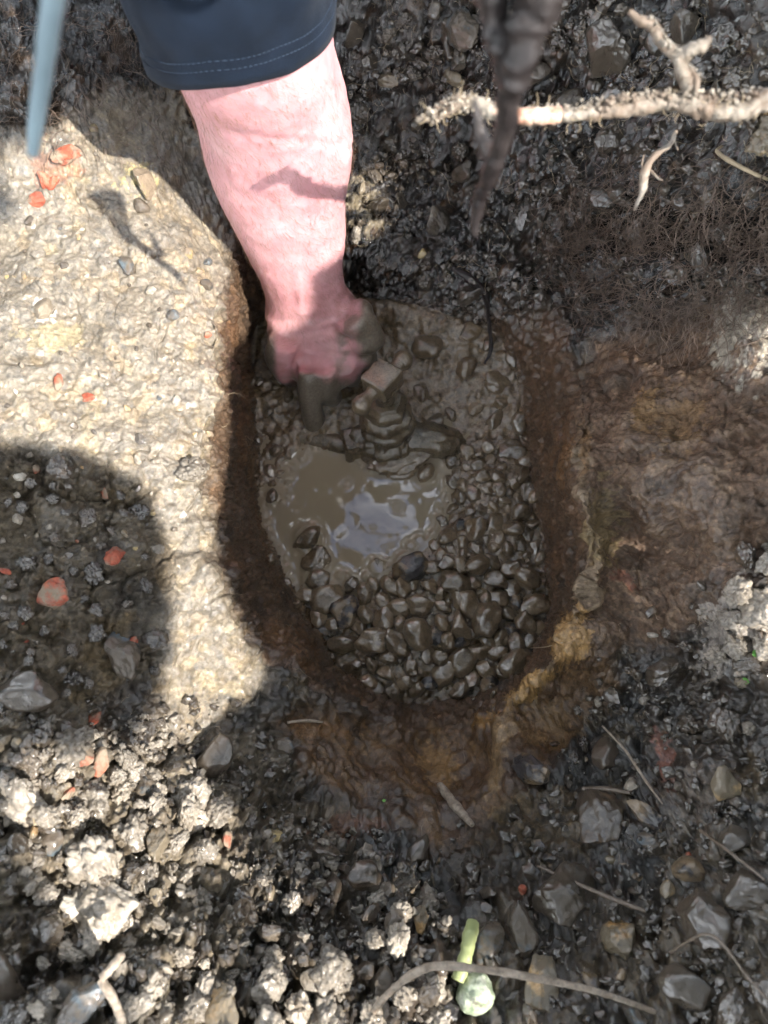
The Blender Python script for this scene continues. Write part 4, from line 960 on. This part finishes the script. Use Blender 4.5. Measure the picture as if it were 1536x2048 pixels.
vs, fs = lumpmesh([P(1405,150,.361), P(1370,140,.361), P(1362,110,.36), P(1330,85,.358), P(1300,40,.355)], .0024, 260, .0003, .0012, 13); obj('soil_crust', mesh_np('soil_crust', vs, fs), M_CLODL, root)
vs, fs = lumpmesh([P(860,235,.376), P(925,205,.37), P(1060,232,.37), P(1300,200,.366), P(1536,195,.361)], .0042, 700, .0003, .0012, 14); obj('soil_crust', mesh_np('soil_crust', vs, fs), M_CLODL, root)
_rc = catmull(rp, 200)[:150]; _rg = np.random.default_rng(8); _hl = []
for k in range(110):
    p0 = _rc[_rg.integers(150)]; d = _rg.normal(size=3); d /= np.linalg.norm(d); pts = [p0]
    for q in range(7): d = d + _rg.normal(size=3) * .5; d /= np.linalg.norm(d); pts.append(pts[-1] + d * _rg.uniform(.001, .0022))
    _hl.append((pts, .00028, .00012))
hv, hf = tubes(_hl, 4); obj('root_hairs', mesh_np('root_hairs', hv, hf), M_FIBREL, root)
# rootlet hanging below
rl = [P(1352,262,.44), P(1338,290,.44), P(1310,312,.442), P(1290,345,.445), P(1285,380,.45), P(1268,422,.455)]
vs, fs = root_mesh(rl, [.0015,.0019,.0021,.0022,.002,.0008], 60, 8, .3, .2, 9)
o = obj('rootlet', mesh_np('rootlet', vs, fs), M_ROOT); tag(o, 'short pale wiry rootlet hanging below the pale root', 'root')
vs, fs = tubes([(catmull([P(1300,340,.445), P(1318,358,.443), P(1326,360,.442)], 8), .0009, .0005), (catmull([P(1288,372,.448), P(1284,330,.444), P(1288,310,.443)], 8), .0008, .0004), (catmull([P(1345,272,.44), P(1356,300,.44)], 6), .0008, .0004)], 6)
obj('side_root', mesh_np('side_root', vs, fs), M_ROOT, o)
# dark root close to the camera, out of focus
dr = [P(1105,-160,.20), P(1085,-20,.212), P(1050,90,.223), P(1018,190,.238), P(1012,250,.25), P(988,330,.27), P(960,400,.29), P(948,470,.305)]
vs, fs = root_mesh(dr, [.0085,.0072,.0058,.0036,.0034,.0036,.003,.0014], 90, 14, .35, .2, 10)
o = obj('hanging_root', mesh_np('hanging_root', vs, fs), M_DROOT); tag(o, 'blurred dark root hanging close in front of the pale root', 'root')
vs, fs = root_mesh([P(960,-150,.21), P(985,-20,.218), P(1005,90,.228), P(1016,190,.24)], [.006,.0055,.0045,.0024], 50, 12, .35, .2, 11); obj('side_root', mesh_np('side_root', vs, fs), M_DROOT, o)
vs, fs = root_mesh([P(950,200,.27), P(962,270,.275), P(985,310,.275)], [.001,.0022,.003], 30, 10, .3, .2, 12); obj('side_root', mesh_np('side_root', vs, fs), M_DROOT, o)
_q = np.array([-.075, .185, .43]) + TOSUN * .30; _r = lambda a, b_: _q + e1_ * a + e2_ * b_
e1_ = np.cross(np.array([0, 0, 1.0]), TOSUN); e1_ /= np.linalg.norm(e1_); e2_ = np.cross(TOSUN, e1_)
vs, fs = root_mesh([_r(-.035, .2), _r(-.03, .12), _r(-.028, .05), _r(-.018, .012), _r(.004, .012), _r(.012, .028), _r(.002, .04), _r(-.012, .036)], [.003, .0026, .0024, .002, .0018, .0016, .0014, .001], 70, 8, .25, .15, 44); obj('side_root', mesh_np('side_root', vs, fs), M_DROOT, o)  # unseen curled root added to cast its loop shadow on the sleeve
# blue-grey stem at the top left
vs, fs = root_mesh([P(118,-220,.17), P(112,-60,.185), P(98,60,.20), P(85,160,.215), P(72,250,.23), P(66,305,.24)], [.0031,.003,.0029,.0027,.0024,.002], 60, 14, .06, .04, 13)
M_STEM = mat_plain('blue grey stem', (0.2, 0.27, 0.31), 0.4, 200, .0003, .2, .5)
o = obj('hanging_root', mesh_np('hanging_root', vs, fs), M_STEM); tag(o, 'blurred straight blue-grey root hanging at the top left of the picture', 'root')
# dark root bending down the back wall right of the tap
def along(pts, lift=0.003):
    r = []
    for q in pts:
        p, nn = surf(q[0], q[1]); r.append(p + nn * (q[2] if len(q) > 2 else lift))
    return r
vs, fs = root_mesh(along([(905,535),(940,548),(965,585),(985,630),(985,690),(978,725)], .006), [.0032,.0034,.003,.0024,.002,.001], 60, 10, .35, .25, 14)
o = obj('curved_root', mesh_np('curved_root', vs, fs), M_DROOT); tag(o, 'dark root curving down the back wall to the gravel', 'root')
vs, fs = root_mesh(along([(905,30),(903,80),(905,130)], .006), [.004,.004,.003], 30, 10, .3, .2, 15)
o = obj('curved_root', mesh_np('curved_root', vs, fs), M_BROWN); tag(o, 'straight brown root on the back wall above the tan pebble', 'root')
vs, fs = root_mesh(along([(1435,265),(1465,300),(1490,325),(1530,340)], .012), [.001,.0012,.0014,.001], 30, 8, .3, .2, 16)
o = obj('curved_root', mesh_np('curved_root', vs, fs), M_FIBREL); tag(o, 'thin grey rootlet near the right edge under the pale root', 'root')

def over(pts, ends=1.0):             # a stiff stem resting on the high spots under it
    pts = np.array([(q[0], q[1], q[2] if len(q) > 2 else .004) for q in pts], float)
    dd = np.array([(surf(q[0], q[1])[0] - CAM) @ AX for q in pts]); x = np.linspace(-1, 1, len(pts)); dd = np.polyval(np.polyfit(x, dd, 1), x)
    return [P(q[0], q[1], d_ - q[2]) for q, d_ in zip(pts, dd)]
# twigs, straw and green bits
M_TWIG = mat_stone('dry twig', [(0.16, 0.12, 0.085), (0.28, 0.23, 0.18), (0.38, 0.33, 0.27)], 0.6, coat=0.0, scale=150, vary=0.05)
M_TWIGD = mat_stone('damp twig', [(0.1, 0.075, 0.055), (0.18, 0.14, 0.105)], 0.5, scale=150, vary=0.05)
def twig(pts, rads, lab, mat=M_TWIG, name='twig', cat='twig', n=70, sides=9):
    vs, fs = root_mesh(pts, rads, n, sides, .14, .1, len(lab)); o = obj(name, mesh_np(name, vs, fs), mat); tag(o, lab, cat); return o
twig(over([(690,2130,.006),(735,2040,.010),(790,1975,.022),(860,1934,.028),(960,1938,.030),(1080,1958,.028),(1190,1982,.022),(1300,2020,.012),(1400,2060,.004)]), [.0016,.0020,.0022,.0023,.0022,.0020,.0018,.0015,.001], 'long pale dry stem arching across the bottom of the picture', n=120)
tw = twig(over([(260,2120,.012),(243,2040,.02),(222,1990,.026),(202,1958,.03)]), [.0028,.0026,.0025,.0024], 'pale bent dead twig poking up at the bottom left')
vs, fs = root_mesh(over([(202,1958,.03),(222,1938,.032),(240,1915,.034),(246,1908,.034)]), [.0024,.0026,.0024,.001], 30, 9, .35, .25, 3); obj('twig_tip', mesh_np('twig_tip', vs, fs), M_TWIG, tw)
twig(over([(1205,1452,.006),(1250,1500,.009),(1290,1560,.008),(1325,1608,.005)]), [.0009,.001,.001,.0006], 'thin straw lying across the right bank beside a cobble', M_TWIG)
twig(over([(1075,1732,.008),(1150,1765,.013),(1220,1795,.012),(1290,1822,.008)]), [.0009,.0014,.0017,.0012], 'thin grey twig lying over the large wet stone', M_TWIGD)
twig(over([(1165,1578,.005),(1210,1578,.007),(1260,1586,.005)]), [.0018,.002,.0012], 'short grey twig under the brown cobble', M_TWIGD)
twig(over([(1400,1660,.006),(1460,1705,.008),(1530,1760,.006)]), [.001,.0011,.0008], 'fine grey twig near the right edge', M_TWIGD)
twig(over([(1340,1905,.006),(1420,1870,.012),(1500,1960,.014),(1536,2000,.01)]), [.0008,.0009,.0009,.0007], 'curled thin stem at the bottom right', M_TWIGD)
twig(over([(575,1445,.003),(610,1441,.005),(645,1444,.003)]), [.0011,.0013,.0008], 'short pale stick lying at the front left rim of the hole', M_TWIG)
twig(over([(1060,1296,.004),(1090,1294,.01),(1125,1285,.006)]), [.0005,.0005,.0003], 'hair-thin pale root sticking out beside the ochre clay', M_FIBREL, 'rootlet', 'root')
twig(over([(40,1560,.006),(60,1600,.008),(70,1650,.008)]), [.001,.0012,.0008], 'thin pale rootlet in the sunlit rubble at the far left', M_FIBREL, 'rootlet', 'root')
twig(over([(880,1570,.005),(910,1610,.006),(945,1650,.005)]), [.003,.0045,.002], 'flaky pale strip of bark under the ochre clay ridge', M_TWIG, 'bark_strip', 'bark')
M_GREEN = mat_plain('green shoot', (0.27, 0.3, 0.13), 0.4, 300, .0004, .2)
twig(over([(915,1960,.012),(930,1915,.017),(940,1870,.02),(946,1846,.021)]), [.0042,.0046,.0048,.004], 'stubby pale green shoot sticking up at the bottom', M_GREEN, 'green_shoot', 'shoot')
def leaf_mesh(L=1.0, w=0.38, fold=0.12, n=4):
    V = []; F = []
    for k in range(n + 1):
        t = k / n; ww_ = w * math.sin(math.pi * min(1, t * 0.96 + 0.03)) ** 0.8
        zc = -0.18 * t * t
        V += [(-ww_ / 1, t * L, zc + fold * ww_), (0, t * L, zc), (ww_ / 1, t * L, zc + fold * ww_)]
    for k in range(n):
        a = 3 * k
        F += [(a, a + 1, a + 4, a + 3), (a + 1, a + 2, a + 5, a + 4)]
    return np.array(V), np.array(F)
M_LEAF, nt, b = mat_new('shrub leaf')
n1 = noise_node(nt, 3, 3, 0.5); c = ramp(nt, n1.outputs[0], [(0.3, (0.045, 0.09, 0.018)), (0.7, (0.09, 0.15, 0.035))]); nt.links.new(c.outputs[0], b.inputs['Base Color']); b.inputs['Roughness'].default_value = 0.45
lv, lf = leaf_mesh()
for px, py, s, lab in [(1522,1308,.007,'tiny bright green leaf at the right edge beside the white sunlit crust'), (1474,1352,.006,'tiny green leaf below the white sunlit crust at right'), (768,1604,.003,'speck of green leaf in the shade below the hole')]:
    p, nn = surf(px, py); mm = mesh_np('green_leaf', lv * s, lf); o = obj('green_leaf', mm, mat_plain('fresh green', (0.1, 0.26, 0.05), 0.4)); o.location = p + nn * .004
    o.rotation_euler = (0.4, 0.2, random.uniform(0, 6)); o.modifiers.new('t', 'SOLIDIFY').thickness = .0004; tag(o, lab, 'leaf')

# fine root hairs (uncountable)
def fibres(poly, n, seed, lmin, lmax, r0, lift, curl, grav=(0, -0.3, -0.6), clusters=None):
    r = np.random.default_rng(seed); L = []
    xs = [p[0] for p in poly]; ys = [p[1] for p in poly]
    for px, py in points_in(poly, n * 4):
        if len(L) >= n: break
        p, nn = surf(px, py); p = p + nn * r.uniform(0, lift)
        d = r.normal(size=3) + np.array(grav) + nn * 0.35; d /= np.linalg.norm(d)
        ln = r.uniform(lmin, lmax); m = 9; pts = [p]
        for k in range(m):
            d = d + r.normal(size=3) * curl + np.array(grav) * 0.12; d -= nn * min(0, d @ nn + 0.05); d /= np.linalg.norm(d)
            pts.append(pts[-1] + d * ln / m)
        L.append((pts, r0 * r.uniform(.5, 1.3), r0 * .35))
    return tubes(L)
for nm, a, mt, lab in [('fine_roots', ([(1130,360),(1600,330),(1600,640),(1200,660),(1080,560)], 1500, 1, .015, .06, .0004, .026, .4), M_FIBRE, 'mat of hair-fine dark roots in the upper right bank'),
                  ('fine_roots', ([(700,0),(1536,0),(1536,640),(900,640),(720,520)], 450, 2, .008, .03, .0002, .008, .5), M_FIBREL, 'hair-fine pale rootlets scattered over the back wall'),
                  ('fine_roots', ([(0,0),(330,60),(330,330),(180,330),(0,280)], 420, 3, .010, .035, .0003, .01, .45), M_FIBRE, 'hair-fine roots hanging at the top of the left bank'),
                  ('fine_roots', ([(430,700),(640,1250),(1000,1450),(1180,1200),(1150,800),(1536,1300),(1536,2048),(0,2048),(0,1400),(440,1300)], 320, 4, .006, .022, .00014, .003, .5), M_FIBREL, 'hair-fine rootlets scattered in the foreground soil')]:
    hv, hf = fibres(*a); o = obj(nm, mesh_np(nm, hv, hf), mt); o['kind'] = 'stuff'; o['label'] = lab

# ------------------------------------------------------------------ unseen shrub added beside the pit; leaves laid to shade all but LIT
LIT = [[(0,335),(110,280),(190,190),(250,160),(480,150),(520,640),(455,700),(450,900),(436,1000),(412,1070),(440,1170),(480,1260),(540,1350),(440,1400),(370,1490),(285,1480),(330,1400),(372,1270),(345,1200),(335,1140),(354,1080),(332,1010),(280,945),(200,893),(100,866),(0,870)],
       [(20,1510),(180,1480),(250,1530),(340,1540),(460,1640),(460,1700),(350,1700),(330,1760),(210,1770),(90,1700),(20,1620)],
       [(95,1800),(250,1770),(270,1860),(150,1890)], [(505,1765),(605,1765),(610,1840),(520,1845)], [(320,1820),(365,1820),(360,1855),(325,1855)],
       [(150,2060),(190,1950),(250,1900),(400,1970),(560,1890),(660,1920),(680,2060)], [(740,1800),(830,1760),(845,1840),(885,1860),(885,1950),(960,1960),(1000,2060),(740,2060)],
       [(1475,605),(1560,580),(1560,730),(1470,755)], [(1405,1330),(1470,1190),(1560,1130),(1560,1290),(1440,1345)],
       [(690,350),(765,345),(755,465),(700,455)]]
S0 = np.array([0.0, 0.05, 0.18]); e1 = np.cross(np.array([0, 0, 1.0]), TOSUN); e1 /= np.linalg.norm(e1); e2 = np.cross(TOSUN, e1)
vis = buf[buf >= 0]; gp = full[vis]; gpu, gpv = gu[vis], gv[vis]
infr = (gpu > -60) & (gpu < 1596) & (gpv > -60) & (gpv < 2108)
gp, gpu, gpv = gp[infr], gpu[infr], gpv[infr]
lit = np.zeros(len(gp), bool)
for pl_ in LIT: lit |= polydist(gpu, gpv, pl_) < 0
armlit = (avv < 548 - (au - 520) * 0.41) & (avv > -150) & (av[:, 2] < 0.6)
slv = V[(V[:, 2] < 0.55)]
rootpts = np.vstack([catmull(rp, 60)] + [np.array([P(1360,30,.355), P(1300,40,.355), P(1400,90,.355), P(1360,120,.36), P(1290,400,.45), P(1310,330,.444)])])
litpts = np.vstack([gp[lit], av[armlit], slv, rootpts]); shpts = gp[~lit]
CS2 = 0.005; HW = 1.0; NB = int(2 * HW / CS2)
def plane(p): return (p - S0) @ e1, (p - S0) @ e2
def rast(p, rad):
    a, b_ = plane(p); g = np.zeros((NB, NB), bool)
    i = ((a + HW) / CS2).astype(int); j = ((b_ + HW) / CS2).astype(int); k = (i >= 0) & (i < NB) & (j >= 0) & (j < NB); g[j[k], i[k]] = True
    for _ in range(rad):
        q = np.pad(g, 1); g = q[1:-1, 1:-1] | q[:-2, 1:-1] | q[2:, 1:-1] | q[1:-1, :-2] | q[1:-1, 2:]
    return g
glit = rast(litpts, 2); gsh = rast(shpts, 3) & ~glit
lab_dist = np.where(glit, 0, 99).astype(float)
for _ in range(13):
    q = np.pad(lab_dist, 1, mode='edge'); lab_dist = np.minimum(lab_dist, np.minimum.reduce([q[:-2, 1:-1], q[2:, 1:-1], q[1:-1, :-2], q[1:-1, 2:]]) + 1)
jj, ii2 = np.nonzero(gsh)
rl_ = np.random.default_rng(5); LV = []; LF = []; o_n = 0
def add_leaf(a, b_, h, L):
    global o_n
    c = S0 + e1 * a + e2 * b_ + TOSUN * h
    n_ = TOSUN + rl_.normal(size=3) * 0.3; n_ /= np.linalg.norm(n_)
    t = rl_.normal(size=3); t -= n_ * (t @ n_); t /= np.linalg.norm(t); s_ = np.cross(t, n_)
    q = lv * L - np.array([0, L / 2, 0])
    LV.append(c + q[:, :1] * s_ + q[:, 1:2] * t + q[:, 2:] * n_); LF.append(lf + o_n); o_n += len(lv)
LH = 1.25
for rep in range(9):
    for k in rl_.permutation(len(jj))[: int(len(jj) * 0.22)]:
        dd = lab_dist[jj[k], ii2[k]] * CS2
        L = min(0.075, max(0.016, dd * 1.7))
        add_leaf((ii2[k] + rl_.random()) * CS2 - HW, (jj[k] + rl_.random()) * CS2 - HW, LH + rl_.uniform(-.1, .12), L * rl_.uniform(.8, 1.1))
for k in range(1500):                                             # the rest of the crown, away from the picture
    a, b_ = rl_.uniform(-.55, .75), rl_.uniform(-.5, .9)
    i, j = int((a + HW) / CS2), int((b_ + HW) / CS2)
    if 0 <= i < NB and 0 <= j < NB and (glit[j, i] or lab_dist[j, i] < 6): continue
    if noise(np.array([[a, b_, 0]]), 4, 3)[0] < -0.1: continue
    add_leaf(a, b_, LH + rl_.uniform(-.1, .5), rl_.uniform(.04, .075))
nl = 15000; r3 = 3.2 * rl_.random(nl) ** 0.62; an3 = rl_.uniform(0, 2 * np.pi, nl)  # high leaves added to hide most of the open sky above
c3 = np.stack([r3 * np.cos(an3), 0.4 + r3 * np.sin(an3), 1.9 + rl_.uniform(-.2, .5, nl) - 0.09 * r3 ** 2], 1)
fl = c3 * np.array([1, 1, 0]); gap = np.hypot((c3[:, 0] + .05) / .065, (c3[:, 1] - .43) / .085)
keep = (gap > 1 + 0.5 * noise(fl, 9, 4)) & (noise(fl, 2.4, 6) + 0.6 * noise(fl, 6.5, 8) > -0.3)
pa, pb = plane(c3); i3 = ((pa + HW) / CS2).astype(int); j3_ = ((pb + HW) / CS2).astype(int)
inb = (i3 >= 0) & (i3 < NB) & (j3_ >= 0) & (j3_ < NB)
keep &= ~(inb & (lab_dist[j3_.clip(0, NB - 1), i3.clip(0, NB - 1)] < 7))                 # crown leaves cut away where the sun must reach LIT
for c, rr3 in zip(c3[keep], r3[keep]):
    n_ = np.array([0, 0, 1.0]) + rl_.normal(size=3) * 0.5; n_ /= np.linalg.norm(n_)
    t = rl_.normal(size=3); t -= n_ * (t @ n_); t /= np.linalg.norm(t); s_ = np.cross(t, n_); L = rl_.uniform(.06, .10) + 0.03 * rr3
    q = lv * L - np.array([0, L / 2, 0]); LV.append(c + q[:, :1] * s_ + q[:, 1:2] * t + q[:, 2:] * n_); LF.append(lf + o_n); o_n += len(lv)
shade_shrub = empty('shade_shrub', (1.75, -0.35, 0.3)); tag(shade_shrub, 'leafy bush added out of view right of the pit, leaves laid to shade it', 'shade_shrub')
def ch(name, vs, fs, mat):
    o = obj(name, mesh_np(name, vs - np.array([1.75, -0.35, 0.3]), fs), mat, shade_shrub); return o
ch('crown', np.vstack(LV), np.vstack(LF), M_LEAF)
tcen = S0 + TOSUN * LH
vs, fs = tube(catmull([np.array([1.75, -.35, .2]), np.array([1.7, -.36, .7]), tcen + np.array([.35, -.05, .1]), tcen + np.array([.15, 0, .05])], 30), np.linspace(.035, .012, 30), 12); ch('trunk', vs, fs, M_TWIGD)
for e in [(.9, .3, 1.95), (.4, .7, 1.95), (-.2, .6, 1.9), (.3, 1.2, 2.0)]:
    vs, fs = tube(catmull([np.array([1.7, -.36, .7]), np.array([1.6, -.3, 1.4]), (np.array([1.6, -.3, 1.4]) + np.array(e)) / 2 + np.array([0, 0, .25]), np.array(e)], 24), np.linspace(.022, .006, 24), 8); ch('branch', vs, fs, M_TWIGD)
print('pebbles', n_a, n_b, n_c, n_d, 'leaves', len(LV), 'tris', sum(len(m_.polygons) for m_ in bpy.data.meshes))
